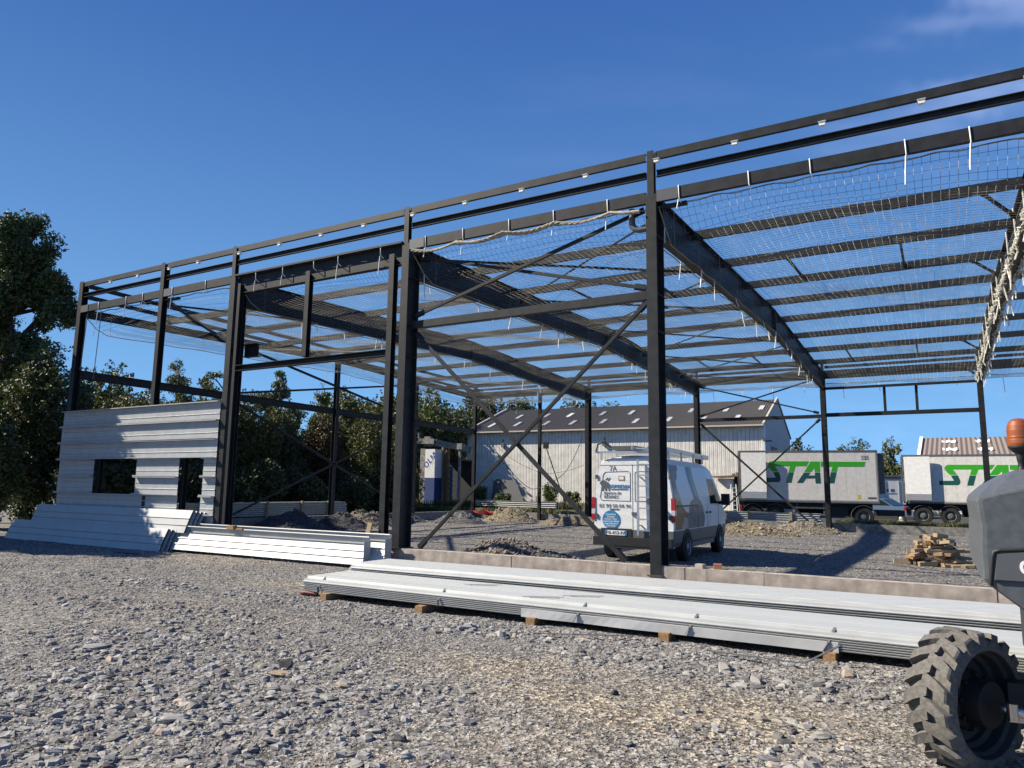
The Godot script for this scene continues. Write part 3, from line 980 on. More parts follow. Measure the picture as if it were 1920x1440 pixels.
# ---------------------------------------------------------------- foundations
func foundations() -> void:
	var f = thing("concrete_wall", "low beige concrete foundation wall along the front of the hall", "foundation wall")
	var xs = [-23.5, -20.3, -17.2, -14.2, -11.9, -9.95, -7.3, -5.32, -4.9, -3.86, -3.48, -2.55, 0.6, 3.7, 7.6]
	for i in xs.size() - 1:
		var x0 = xs[i] + 0.004
		var x1 = xs[i + 1] - 0.004
		if x0 > -15.6 and x1 < -10.3:
			continue
		var jz = 0.004 * (i % 3)
		part(f, "concrete_panel", func(mb): mb.mm(x0, x1, -0.35, 0.4 - 0.003 * (i % 2), -0.24, -0.03 + jz), M.concrete)
	var g = thing("concrete_wall", "low grey concrete foundation wall under the left gable", "foundation wall")
	for i in 4:
		var z0 = -0.3 - i * 5.75
		part(g, "concrete_panel", func(mb): mb.mm(AX[0] - 0.12, AX[0] + 0.06, -0.3, 0.42 - 0.003 * (i % 2), z0 - 5.742, z0), M.concrete_grey)
	var b = thing("concrete_wall", "low grey concrete foundation wall along the back of the hall", "foundation wall")
	var bx = [-23.3, -19.2, -16.3, -13.0, -10.3, -7.2, -4.6, -3.1, 1.5, 4.6, 7.6]
	for i in bx.size() - 1:
		part(b, "concrete_panel", func(mb): mb.mm(bx[i] + 0.004, bx[i + 1] - 0.004, -0.3, 0.4 - 0.04 * (i % 2), BZ - 0.2, BZ - 0.02 + 0.003 * (i % 2)), M.concrete_grey)

# ---------------------------------------------------------------- vehicles
func van_w(y: float) -> float: # half width of the van's body at a height
	var ys = [0.3, 0.45, 0.85, 1.25, 1.5, 2.0, 2.3, 2.42, 2.5]
	var ws = [0.93, 0.99, 1.02, 1.02, 1.0, 0.92, 0.86, 0.78, 0.62]
	for i in ys.size() - 1:
		if y <= ys[i + 1]:
			return lerpf(ws[i], ws[i + 1], clampf((y - ys[i]) / (ys[i + 1] - ys[i]), 0, 1))
	return 0.6

func van_top(z: float) -> float: # z runs from 0 at the rear to 5.5 at the nose
	var zs = [0.0, 0.06, 0.2, 3.2, 3.7, 4.0, 4.65, 4.75, 5.2, 5.4, 5.5]
	var ts = [2.40, 2.46, 2.5, 2.5, 2.44, 2.3, 1.52, 1.4, 1.22, 1.02, 0.8]
	for i in zs.size() - 1:
		if z <= zs[i + 1]:
			return lerpf(ts[i], ts[i + 1], (z - zs[i]) / (zs[i + 1] - zs[i]))
	return 0.8

func van_ring(z: float, y0: float, y1: float, grow := 0.0, cap := true) -> Array:
	var nar = 1.0 - 0.10 * smoothstep(4.4, 5.5, z) - 0.02 * (1.0 - smoothstep(0.0, 0.12, z))
	var pts = []
	var top = minf(y1, van_top(z))
	for i in 13:
		var y = lerpf(y0, top, 1.0 - pow(1.0 - i / 12.0, 1.3))
		pts.append(Vector2(van_w(y) * nar + grow, y))
	if cap and top >= van_top(z) - 0.001:
		var w = pts[12].x
		pts[12] = Vector2(w - 0.05, top - 0.015)
		for u in [0.8, 0.5, 0.0]:
			pts.append(Vector2((w - 0.05) * u, top + 0.025 * (1.0 - u * u)))
	return pts

func van_body(mb: MB, zs: Array, y0: float, y1: float, grow := 0.0, cap := true) -> void:
	var prev = []
	for q in zs.size():
		var half = van_ring(zs[q], y0, y1, grow, cap)
		var ring = []
		for i in half.size():
			ring.append(Vector3(half[i].x, half[i].y, -zs[q]))
		for i in range(half.size() - (2 if cap and half.size() > 13 else 1), -1, -1):
			ring.append(Vector3(-half[i].x, half[i].y, -zs[q]))
		if prev and prev.size() == ring.size():
			for i in ring.size() - 1:
				mb.quad(prev[i], ring[i], ring[i + 1], prev[i + 1])
		if q == 0 or q == zs.size() - 1:
			var mid := Vector3(0, (y0 + half[half.size() - 1].y) * 0.5, -zs[q])
			for i in ring.size():
				var a = ring[i]
				var b = ring[(i + 1) % ring.size()]
				if q == 0: mb.tri(mid, a, b)
				else: mb.tri(mid, b, a)
		prev = ring

func vehicles() -> void:
	van()
	trailer("grey box trailer with green lettering and fridge unit, nearer the barn", Vector3(-9.64, 0.0, -29.05), Vector3(-2.75, 0.0, -30.3), 7.0, true)
	trailer("grey box trailer with green lettering behind the timber heap and the lift machine", Vector3(-1.88, 0.0, -35.94), Vector3(8.5, 0.0, -35.94), 10.4, false)
	box_truck()
	car()

func van() -> void:
	var t = thing("delivery_van", "white high-roof van with ladder, roof rack and coloured side print inside the frame", "van", Vector3(-6.43, 0.02, -4.32), deg_to_rad(1.0))
	var zs = [0.0, 0.03, 0.08, 0.2, 1.0, 2.0, 3.0, 3.2, 3.5, 3.7, 4.0, 4.3, 4.65, 4.75, 5.0, 5.2, 5.4, 5.5]
	var body := MB.new()
	van_body(body, zs, 0.42, 3.0)
	obj("body", body, M.paint_white, t)
	var low := MB.new()
	van_body(low, [-0.03, 0.0, 0.1, 1.0, 2.5, 4.0, 5.0, 5.45], 0.36, 0.74, 0.012, false)
	obj("lower_cladding", low, M.van_grey, t)
	var sill := MB.new()
	sill.mm(-1.0, 1.0, 0.3, 0.42, -3.75, -1.55)
	obj("sill", sill, M.machine_grey, t)
	var bp := MB.new()
	bp.mm(-0.98, 0.98, 0.36, 0.56, 0.02, 0.13)
	bp.mm(-0.5, 0.5, 0.3, 0.36, -0.1, 0.12)
	obj("bumper", bp, M.black, t)
	for s in [-1, 1]:
		for z in [-1.05, -4.35]:
			var ar := MB.new()
			ar.lathe([[0.001, 0.0], [0.385, 0.0], [0.40, -0.008], [0.40, -0.2]], Transform3D(Basis(Vector3.BACK, -PI / 2 * s), Vector3(s * 1.032, 0.37, z)), 28)
			obj("wheel_arch", ar, M.black, t)
			var wc = Node3D.new()
			wc.name = numbered("wheel", t)
			t.add_child(wc)
			wc.position = Vector3(s * 0.945, 0.345, z)
			if s < 0: wc.rotation.y = PI
			wheel_parts(wc, 0.345, 0.22)
	# rear doors: seams, window recesses, handle, plate
	var zr := 0.004
	var seam := MB.new()
	seam.mm(-0.006, 0.006, 0.6, 2.3, -0.01, zr)
	seam.mm(-0.86, 0.86, 2.28, 2.292, -0.01, zr)
	obj("door_seam", seam, M.ink, t)
	for s in [-1, 1]:
		var gv := MB.new()
		var pts = []
		for q in [[0.06, 1.42], [0.06, 2.1], [0.12, 2.14], [0.7, 2.12], [0.76, 2.06], [0.84, 1.5], [0.80, 1.43]]:
			pts.append(Vector3(s * q[0], q[1], zr))
		for i in pts.size():
			gv.bar(pts[i], pts[(i + 1) % pts.size()], 0.007, 0.010, Vector3.BACK)
		obj("door_groove", gv, M.machine_grey, t)
		var tl := MB.new()
		tl.mm(s * 1.005 - 0.055, s * 1.005 + 0.035, 0.95, 1.5, -0.12, 0.02)
		var lo = obj("tail_light", tl, M.red, t)
		var tw := MB.new()
		tw.mm(s * 1.005 - 0.057, s * 1.005 + 0.037, 1.1, 1.22, -0.121, 0.022)
		obj("clear_lens", tw, M.tail_white, lo)
		var hg := MB.new()
		for y in [1.0, 1.95]:
			hg.mm(s * 0.93 - 0.03, s * 0.93 + 0.03, y, y + 0.1, -0.01, 0.03)
		obj("hinge", hg, M.ink, t)
	var hd := MB.new()
	hd.mm(-0.02, 0.09, 1.08, 1.16, 0, 0.035)
	obj("door_handle", hd, M.van_grey, t)
	var pf := MB.new()
	pf.mm(-0.8, -0.02, 0.56, 0.76, 0.02, 0.045)
	var plf = obj("plate_recess", pf, M.black, t)
	var pl := MB.new()
	pl.mm(-0.7, -0.14, 0.6, 0.715, 0.046, 0.055)
	var plo = obj("number_plate", pl, M.white_print, t)
	var pb := MB.new()
	pb.mm(-0.7, -0.65, 0.6, 0.715, 0.055, 0.058)
	pb.mm(-0.19, -0.14, 0.6, 0.715, 0.055, 0.058)
	obj("plate_band", pb, M.blue, plo)
	letters("plate_letters", "FG-412-PA", plo, Transform3D(Basis(), Vector3(-0.42, 0.657, 0.057)), 0.075, M.ink)
	# lettering on the rear
	letters("lettering", "7A", t, Transform3D(Basis(), Vector3(-0.5, 2.205, 0.004)), 0.12, M.ink, false)
	letters("lettering", "SOPREMA", t, Transform3D(Basis(), Vector3(-0.34, 1.77, 0.008)), 0.082, M.blue)
	letters("lettering", "ENTREPRISES", t, Transform3D(Basis(), Vector3(-0.25, 1.70, 0.008)), 0.03, M.ink)
	letters("lettering", "Agence de", t, Transform3D(Basis(), Vector3(-0.52, 1.61, 0.008)), 0.07, M.ink, false)
	letters("lettering", "RENNES", t, Transform3D(Basis(), Vector3(-0.55, 1.515, 0.008)), 0.075, M.ink, false)
	letters("lettering", "02 99 50 06 96", t, Transform3D(Basis(), Vector3(-0.455, 1.30, 0.008)), 0.08, M.ink, false, 0.004, 1.12)
	letters("lettering", "TREMI-NET", t, Transform3D(Basis(), Vector3(-0.47, 1.215, 0.008)), 0.035, M.black)
	var ul := MB.new()
	ul.mm(-0.55, -0.38, 1.685, 1.705, 0, 0.009)
	obj("underline", ul, M.navy, t)
	var lg := MB.new() # grey tusked beast of the emblem
	lg.prism(PackedVector2Array([Vector2(-0.86, 1.85), Vector2(-0.80, 1.91), Vector2(-0.72, 1.92), Vector2(-0.66, 1.88), Vector2(-0.62, 1.86), Vector2(-0.585, 1.80), Vector2(-0.585, 1.66), Vector2(-0.62, 1.66), Vector2(-0.63, 1.74), Vector2(-0.66, 1.74), Vector2(-0.67, 1.66), Vector2(-0.71, 1.66), Vector2(-0.72, 1.76), Vector2(-0.75, 1.70), Vector2(-0.75, 1.66), Vector2(-0.80, 1.66), Vector2(-0.78, 1.78), Vector2(-0.82, 1.80)]), Transform3D(), 0.009)
	lg.bar(Vector3(-0.70, 1.93, 0.006), Vector3(-0.64, 1.98, 0.006), 0.012, 0.012)
	lg.bar(Vector3(-0.64, 1.90, 0.006), Vector3(-0.58, 1.98, 0.006), 0.012, 0.012)
	obj("emblem", lg, M.van_grey, t)
	var lb := MB.new()
	lb.mm(-0.36, -0.2, 1.91, 2.03, 0, 0.007)
	var lbo = obj("sticker", lb, M.timber_pale, t)
	var lb2 := MB.new()
	lb2.mm(-0.335, -0.225, 1.935, 2.005, 0, 0.01)
	obj("sticker_print", lb2, M.white_print, lbo)
	var disc := MB.new()
	disc.lathe([[0.001, 0.008], [0.225, 0.008], [0.225, 0.0]], Transform3D(Basis(Vector3.RIGHT, PI / 2), Vector3(-0.555, 0.965, 0.006)), 40)
	var dsc = obj("blue_disc", disc, M.blue, t)
	var words = ["Étanchéité", "Bardage", "Désenf. Tech.", "Couverture Métal", "Végétalisation", "Entretien"]
	for i in 6:
		letters("disc_letters", words[i], dsc, Transform3D(Basis(), Vector3(-0.555, 1.09 - 0.055 * i, 0.016)), 0.036, M.white_print)
	# ladder on the right rear door
	var ld := MB.new()
	for x in [0.17, 0.52]:
		ld.bar(Vector3(x, 0.62, 0.11), Vector3(x, 2.42, 0.09), 0.05, 0.035, Vector3.BACK)
	for k in 7:
		ld.bar(Vector3(0.17, 0.74 + 0.26 * k, 0.11), Vector3(0.52, 0.74 + 0.26 * k, 0.11), 0.03, 0.03)
	for y in [0.86, 2.0]:
		ld.bar(Vector3(0.2, y, 0.0), Vector3(0.2, y, 0.11), 0.03, 0.03)
		ld.bar(Vector3(0.48, y, 0.0), Vector3(0.48, y, 0.11), 0.03, 0.03)
	obj("ladder", ld, M.aluminium, t)
	var mc := MB.new()
	mc.tube([Vector3(0.52, 1.42, 0.1), Vector3(0.52, 1.42, 0.3)], 0.075, 14)
	obj("reel", mc, M.machine_grey, t)
	# roof rack, pipe box and ladders
	var rk := MB.new()
	for z in [-0.15, -1.2, -2.3, -3.2]:
		rk.bar(Vector3(-0.88, 2.62, z), Vector3(0.88, 2.62, z), 0.05, 0.04)
		for s in [-1, 1]:
			rk.bar(Vector3(s * 0.86, 2.42, z), Vector3(s * 0.86, 2.62, z), 0.04, 0.04)
	rk.bar(Vector3(-0.95, 2.6, 0.06), Vector3(0.95, 2.6, 0.06), 0.07, 0.045)
	obj("roof_rack", rk, M.aluminium, t)
	var px := MB.new()
	px.bar(Vector3(0.78, 2.66, 0.1), Vector3(0.78, 2.62, -3.9), 0.16, 0.11)
	obj("pipe_box", px, M.aluminium, t)
	var l2 := MB.new()
	for x in [0.1, 0.5]:
		l2.bar(Vector3(x, 2.68, 0.3), Vector3(x, 2.67, -4.3), 0.03, 0.08)
	for k in 15:
		l2.bar(Vector3(0.1, 2.68, 0.15 - 0.3 * k), Vector3(0.5, 2.68, 0.15 - 0.3 * k), 0.03, 0.03)
	obj("roof_ladder", l2, M.aluminium, t)
	var ml := MB.new()
	ml.tube([Vector3(-0.9, 2.62, 0.1), Vector3(-0.88, 2.8, 0.08), Vector3(-0.75, 2.86, 0.0), Vector3(-0.6, 2.72, -0.2)], 0.03, 8)
	ml.mm(-0.5, 0.1, 2.65, 2.75, -0.9, 0.1)
	obj("roof_load", ml, M.van_grey, t)
	# side print, cab window, mirror, rail, handles (right side)
	var sp = side_print()
	var pr := MB.new()
	for i in 10:
		for j in 8:
			var q = []
			for e in [[i, j], [i + 1, j], [i + 1, j + 1], [i, j + 1]]:
				var z = lerpf(0.1, 3.35, e[0] / 10.0)
				var y = lerpf(0.76, 2.3, e[1] / 8.0)
				q.append([Vector3(van_w(y) + 0.004, y, -z), Vector2(e[0] / 10.0, 1.0 - e[1] / 8.0)])
			pr.tri(q[0][0], q[1][0], q[2][0], q[0][1], q[1][1], q[2][1])
			pr.tri(q[0][0], q[2][0], q[3][0], q[0][1], q[2][1], q[3][1])
	obj("side_print", pr, sp, t)
	for s in [-1, 1]:
		var gl := MB.new()
		var wp = [[3.35, 1.35], [4.55, 1.35], [4.2, 1.75], [3.95, 2.02], [3.35, 2.02]]
		for i in range(1, wp.size() - 1):
			var q = []
			for e in [wp[0], wp[i], wp[i + 1]]:
				q.append(Vector3(s * (van_w(e[1]) * (1.0 - 0.1 * smoothstep(4.4, 5.5, e[0])) + 0.008), e[1], -e[0]))
			if s > 0: gl.tri(q[0], q[1], q[2])
			else: gl.tri(q[0], q[2], q[1])
		obj("cab_window", gl, M.glass_dark, t)
		var mr := MB.new()
		mr.mm(s * 1.2 - 0.11, s * 1.2 + 0.11, 1.3, 1.62, -4.42, -4.28)
		mr.bar(Vector3(s * 0.98, 1.35, -4.4), Vector3(s * 1.15, 1.4, -4.36), 0.08, 0.08)
		obj("mirror", mr, M.black, t)
	var sr := MB.new()
	sr.bar(Vector3(1.03, 1.32, -0.25), Vector3(1.03, 1.32, -1.95), 0.02, 0.04)
	obj("slide_rail", sr, M.machine_grey, t)
	var dh := MB.new()
	for z in [-2.85, -3.2]:
		dh.mm(1.01, 1.05, 1.1, 1.15, z - 0.12, z)
	obj("door_handle", dh, M.black, t)
	var ds := MB.new()
	for z in [-2.05, -3.02, -4.2]:
		ds.mm(1.0, 1.026, 0.75, 1.3, z - 0.006, z)
	obj("door_seam", ds, M.ink, t)
	var wsb := MB.new()
	wsb.quad(Vector3(0.85, 1.5, -4.668), Vector3(-0.85, 1.5, -4.668), Vector3(-0.78, 2.24, -4.06), Vector3(0.78, 2.24, -4.06))
	obj("windscreen", wsb, M.glass_dark, t)

func wheel_parts(wc: Node3D, r: float, w: float) -> void:
	var tr = Transform3D(Basis(Vector3.BACK, -PI / 2), Vector3.ZERO)
	var ty := MB.new()
	ty.lathe([[r * 0.6, -w * 0.5], [r * 0.92, -w * 0.5], [r, -w * 0.36], [r, w * 0.36], [r * 0.92, w * 0.5], [r * 0.6, w * 0.5]], tr, 28)
	obj("tyre", ty, M.rubber, wc)
	var rm := MB.new()
	rm.lathe([[r * 0.60, w * 0.5], [r * 0.55, w * 0.3], [r * 0.3, w * 0.33], [r * 0.2, w * 0.4], [0.001, w * 0.42]], tr, 28)
	rm.lathe([[0.001, -w * 0.3], [r * 0.6, -w * 0.45]], tr, 20)
	obj("rim", rm, M.rim, wc)

func side_print() -> StandardMaterial3D:
	# the flat coloured print of the van's side: sweeps of colour on white
	var w := 512
	var h := 256
	var im := Image.create(w, h, false, Image.FORMAT_RGB8)
	var f := FastNoiseLite.new()
	f.seed = 9
	f.frequency = 0.02
	for y in h:
		for x in w:
			var u = float(x) / w
			var v = 1.0 - float(y) / h
			var nn = f.get_noise_2d(x, y)
			var c = Color(0.84, 0.85, 0.87)
			# rear: cliffs of red, sand and brown
			if u < 0.16 + 0.06 * sin(v * 7.0) + 0.05 * nn:
				c = Color(0.75, 0.66, 0.5)
				if v > 0.62 + 0.1 * nn: c = Color(0.55, 0.25, 0.22)
				if v < 0.42 + 0.1 * nn: c = Color(0.62, 0.42, 0.2)
				if absf(v - 0.5) < 0.05: c = Color(0.86, 0.8, 0.66)
			elif u < 0.5:
				if v < 0.32 + 0.07 * sin(u * 14.0): c = Color(0.66, 0.5, 0.33) if nn > 0.05 else Color(0.55, 0.2, 0.18)
				if v < 0.2 - 0.3 * (u - 0.2): c = Color(0.7, 0.72, 0.72) if (x + y) % 12 < 8 else Color(0.3, 0.34, 0.36)
			# a blue river running down to a lake
			var rc = 0.50 + 0.07 * sin(v * 5.0) + 0.08 * (v - 0.5)
			if absf(u - rc) < 0.035 + 0.02 * v: c = Color(0.2, 0.42, 0.66)
			if u > rc + 0.055 and u < rc + 0.12 and v > 0.25: c = Color(0.66, 0.64, 0.42)
			var q = Vector2((u - 0.56) / 0.24, (v - 0.14) / 0.36)
			if q.length() < 1.0 + 0.1 * nn:
				c = Color(0.16, 0.36, 0.46).lerp(Color(0.25, 0.52, 0.6), clampf(0.5 + nn * 1.5, 0, 1))
			if c.s > 0.1: c = Color(c.r * 0.78, c.g * 0.78, c.b * 0.8)
			im.set_pixel(x, y, c)
	var m = mat("side_print", Color(1, 1, 1), 0.3)
	m.albedo_texture = ImageTexture.create_from_image(im)
	return m

func stat_letters(t: Node3D, k: float, off: Vector3) -> void:
	# pixel outlines read off the trailer, 220 to the metre
	var up = [
		[505, 233, 965, 245, 930, 300, 800, 298, 778, 365, 715, 365, 735, 297, 548, 292, 588, 358, 515, 358, 484, 322, 467, 292, 466, 268, 478, 245],
		[985, 247, 1092, 249, 1093, 369, 1030, 369, 1030, 318, 985, 369, 905, 369],
		[1106, 250, 1628, 263, 1612, 318, 1305, 313, 1290, 371, 1226, 371, 1245, 311, 1106, 308]]
	var dn = [
		[524, 366, 594, 366, 613, 425, 614, 455, 605, 477, 588, 487, 402, 484, 402, 432, 552, 432],
		[712, 372, 775, 372, 742, 495, 680, 493],
		[900, 378, 978, 378, 950, 412, 1032, 412, 1032, 378, 1093, 378, 1097, 506, 1036, 506, 1033, 446, 922, 446, 882, 497, 812, 496],
		[1223, 378, 1288, 378, 1255, 506, 1190, 504]]
	for q in [[up, M.green], [dn, M.green_dark]]:
		for s in q[0]:
			var poly := PackedVector2Array()
			for i in range(0, s.size(), 2):
				poly.append(Vector2((s[i] - 90.0) / 220.0 * k, -(s[i + 1] - 110.0 - 0.02 * (s[i] - 90.0)) / 220.0))
			var mb := MB.new()
			mb.prism(poly, Transform3D(Basis(), off), 0.006)
			obj("letter", mb, q[1], t)

func trailer(label: String, p0: Vector3, p1: Vector3, l: float, first: bool) -> void:
	var d = p1 - p0
	var t = thing("box_trailer", label, "trailer", p0, atan2(-d.z, d.x), "trailers parked behind the hall")
	var top := 3.98
	var bot := 1.28
	var bx := MB.new()
	bx.mm(0.06, l - 0.06, bot, top - 0.06, -2.5, 0.0)
	obj("box", bx, M.trailer, t)
	var n = int(l / 0.62)
	for i in n: # wall panels with fine joints
		var x0 = 1.6 + (l - 1.7) * i / n
		var x1 = 1.6 + (l - 1.7) * (i + 1) / n
		var pm := MB.new()
		pm.mm(x0 + 0.004, x1 - 0.004, bot + 0.04, top - 0.14, 0.0, 0.009)
		obj("side_panel", pm, M.trailer, t)
	var fr := MB.new()
	fr.mm(0, l, top - 0.1, top, -2.52, 0.02)
	fr.mm(0, 0.06, bot, top - 0.1, -2.52, 0.02)
	fr.mm(l - 0.06, l, bot, top - 0.1, -2.52, 0.02)
	fr.mm(0, l, bot - 0.1, bot, -2.52, 0.02)
	obj("frame_rails", fr, M.trailer_grey, t)
	stat_letters(t, 0.915 if first else 1.06, Vector3(0.0 if first else 0.35, top - 0.06, 0.010))
	# rear door swung right round against the side
	var dr = MB.new()
	var ht = Transform3D(Basis(Vector3.UP, -0.12), Vector3(0.12, 0, 0.06))
	dr.obox(ht * Transform3D(Basis(), Vector3(0.68, (bot + top) * 0.5 - 0.02, 0.04)), Vector3(1.32, top - bot - 0.2, 0.06))
	var dro = obj("door", dr, M.trailer_door, t)
	var kick := MB.new()
	for k in 5:
		kick.obox(ht * Transform3D(Basis(), Vector3(0.68, bot + 0.12 + 0.075 * k, 0.075)), Vector3(1.3, 0.06, 0.012))
	obj("kick_plate", kick, M.aluminium, dro)
	var hg := MB.new()
	for k in 4:
		hg.obox(Transform3D(Basis(), Vector3(0.07, bot + 0.3 + 0.7 * k, 0.06)), Vector3(0.14, 0.07, 0.08))
	hg.tube([Vector3(0.05, bot, 0.08), Vector3(0.05, top - 0.1, 0.08)], 0.025, 6)
	hg.tube([Vector3(-0.03, bot, 0.05), Vector3(-0.03, top - 0.1, 0.05)], 0.02, 6)
	obj("hinges", hg, M.van_grey, t)
	# chassis and running gear
	var ch := MB.new()
	ch.mm(0.2, l - 0.3, 0.8, bot - 0.1, -2.0, -0.5)
	ch.mm(2.9, l - 0.6, 0.42, 1.15, -2.45, -2.35)
	ch.mm(0.1, 0.3, 0.45, 0.95, -2.4, -0.15)
	obj("chassis", ch, M.black, t)
	var ax = [0.7, 1.85] if first else [0.95, 2.3]
	for x in ax:
		for z in [-0.16, -2.34]:
			var wn := Node3D.new()
			wn.name = numbered("wheel", t)
			t.add_child(wn)
			wn.position = Vector3(x, 0.5, z)
			wn.rotation.y = -PI / 2 if z > -1 else PI / 2
			wheel_truck(wn, 0.5, 0.3)
			if z > -1:
				var mg := MB.new()
				var pts = []
				for k in 11:
					var a = PI * k / 10.0
					pts.append(Vector3(x + 0.6 * cos(a), 0.52 + 0.56 * sin(a), z))
				for k in 10:
					mg.bar(pts[k], pts[k + 1], 0.4, 0.02)
				obj("mudguard", mg, M.van_grey, t)
	var sg := MB.new() # side guard rails
	var gx = [2.75, 4.45] if first else [3.2, 7.5]
	for y in [0.55, 0.92]:
		sg.mm(gx[0], gx[1], y - 0.05, y + 0.05, -0.1, -0.06)
	for x in [gx[0] + 0.2, gx[1] - 0.15]:
		sg.mm(x - 0.03, x + 0.03, 0.45, 1.2, -0.14, -0.1)
	obj("side_guard", sg, M.trailer_grey, t)
	var tl := MB.new()
	tl.mm(-0.02, 0.1, 0.75, 0.98, -0.6, 0.02)
	obj("tail_light", tl, M.red, t)
	if first:
		var rf := MB.new() # fridge unit at the head
		rf.mm(l, l + 0.32, 1.7, top - 0.15, -2.2, -0.25)
		obj("fridge_unit", rf, M.trailer_grey, t)
		var st := MB.new()
		st.mm(5.95, 6.1, 1.42, 1.65, 0.008, 0.014)
		obj("sticker", st, M.yellow, t)
		var st2 := MB.new()
		st2.mm(6.45, 6.85, 1.42, 1.52, 0.008, 0.014)
		obj("sticker", st2, M.ink, t)
		letters("lettering", "FNA", t, Transform3D(Basis(), Vector3(6.4, 3.62, 0.011)), 0.13, M.ink)
		letters("lettering", "0130021", t, Transform3D(Basis(), Vector3(6.42, 3.5, 0.011)), 0.07, M.ink)
		var wn := Node3D.new()
		wn.name = numbered("wheel", t)
		t.add_child(wn)
		wn.position = Vector3(6.2, 0.5, -0.2)
		wn.rotation.y = -PI / 2
		wheel_truck(wn, 0.5, 0.32)
		var mg := MB.new()
		var pts = []
		for k in 11:
			var a = PI * k / 10.0
			pts.append(Vector3(6.2 + 0.6 * cos(a), 0.52 + 0.56 * sin(a), -0.2))
		for k in 10:
			mg.bar(pts[k], pts[k + 1], 0.4, 0.02)
		obj("mudguard", mg, M.van_grey, t)
		var tk := MB.new()
		tk.mm(4.6, 5.5, 0.5, 0.98, -2.2, -0.3)
		tk.mm(6.9, 8.2, 0.55, 0.85, -2.0, -0.5)
		obj("tank", tk, M.black, t)

func wheel_truck(wc: Node3D, r: float, w: float) -> void: # axle along local x
	var tr = Transform3D(Basis(Vector3.BACK, -PI / 2), Vector3.ZERO)
	var ty := MB.new()
	ty.lathe([[r * 0.58, -w * 0.5], [r * 0.94, -w * 0.5], [r, -w * 0.4], [r, w * 0.4], [r * 0.94, w * 0.5], [r * 0.58, w * 0.5]], tr, 28)
	obj("tyre", ty, M.rubber, wc)
	var rm := MB.new()
	rm.lathe([[r * 0.58, w * 0.48], [r * 0.5, w * 0.1], [r * 0.36, w * 0.05], [r * 0.34, w * 0.3], [r * 0.22, w * 0.36], [r * 0.2, w * 0.5], [0.001, w * 0.5]], tr, 28)
	obj("rim", rm, M.trailer_grey, wc)

func box_truck() -> void:
	var t = thing("box_truck", "white box truck seen end-on between the two trailers", "truck", Vector3(-3.5, 0, -48.6), deg_to_rad(14))
	var b := MB.new()
	b.mm(-1.4, 1.3, 0.95, 3.0, -5, 0)
	obj("box", b, M.trailer_door, t)
	var f := MB.new()
	f.mm(-1.45, 1.35, 3.0, 3.1, -5.05, 0.05)
	f.mm(-1.42, 1.32, 2.72, 2.95, 0.0, 0.012)
	obj("roof_edge", f, M.trailer_grey, t)
	var g := MB.new()
	for x in [-0.9, 0.0, 0.9]:
		g.mm(x - 0.03, x + 0.03, 1.0, 2.7, 0.0, 0.03)
	g.mm(-0.6, 0.7, 1.75, 1.78, 0.0, 0.02)
	obj("door_bar", g, M.aluminium, t)
	for x in [-0.35, 0.05, 0.45]:
		var q := MB.new()
		q.mm(x - 0.12, x + 0.12, 1.85, 2.08, 0.0, 0.01)
		obj("print", q, M.trailer_grey, t)
	var c := MB.new()
	c.mm(-1.3, 1.2, 0.5, 0.93, -4.8, -0.1)
	obj("chassis", c, M.black, t)
	for x in [-1.0, 0.95]:
		var wn := Node3D.new()
		wn.name = numbered("wheel", t)
		t.add_child(wn)
		wn.position = Vector3(x, 0.45, -1.2)
		wheel_truck(wn, 0.45, 0.3)

func car() -> void:
	var t = thing("parked_car", "pale blue car nosing out between the two trailers", "car", Vector3(-3.3, -0.1, -39.4), deg_to_rad(-20))
	var side = PackedVector2Array([Vector2(-2.4, 0.3), Vector2(1.9, 0.3), Vector2(1.95, 0.75), Vector2(1.7, 0.92), Vector2(0.75, 1.05), Vector2(0.0, 1.5), Vector2(-1.5, 1.52), Vector2(-2.2, 1.1), Vector2(-2.4, 0.9)])
	var b := MB.new()
	b.prism(side, Transform3D(Basis(), Vector3(0, 0, -1.7)), 1.7)
	obj("body", b, mat("car_blue", lin(0.08, 0.12, 0.20), 0.25), t)
	var g := MB.new()
	g.prism(PackedVector2Array([Vector2(-1.4, 1.08), Vector2(0.6, 1.08), Vector2(0.0, 1.44), Vector2(-1.35, 1.44)]), Transform3D(Basis(), Vector3(0, 0, -0.02)), 0.026)
	g.quad(Vector3(0.74, 1.075, -0.1), Vector3(0.74, 1.075, -1.6), Vector3(0.07, 1.475, -1.5), Vector3(0.07, 1.475, -0.2))
	obj("window", g, M.glass_dark, t)
	var lo := MB.new()
	lo.mm(-2.3, 1.9, 0.22, 0.45, -1.72, 0.015)
	obj("sill", lo, M.black, t)
	for x in [-1.5, 1.15]:
		var wn := Node3D.new()
		wn.name = numbered("wheel", t)
		t.add_child(wn)
		wn.position = Vector3(x, 0.31, -0.05)
		wn.rotation.y = -PI / 2
		wheel_parts(wn, 0.31, 0.2)
	var hl := MB.new()
	hl.mm(1.75, 1.93, 0.72, 0.84, -0.4, -0.02)
	obj("headlight", hl, M.tail_white, t)

# ---------------------------------------------------------------- barn, shelter and other far things
func wave_roof(mb: MB, a0: Vector3, a1: Vector3, b0: Vector3, b1: Vector3, pitch: float, amp: float) -> void:
	# a0-a1 along the eaves, b0-b1 along the ridge
	var n = int(a0.distance_to(a1) / pitch)
	var up = (a1 - a0).cross(b0 - a0).normalized()
	if up.y < 0: up = -up
	var prev = []
	for i in n * 4 + 1:
		var u = float(i) / (n * 4)
		var k = amp * cos(i * PI * 0.5)
		var cur = [a0.lerp(a1, u) + up * k, b0.lerp(b1, u) + up * k]
		if prev:
			mb.quad(prev[0], cur[0], cur[1], prev[1])
		prev = cur

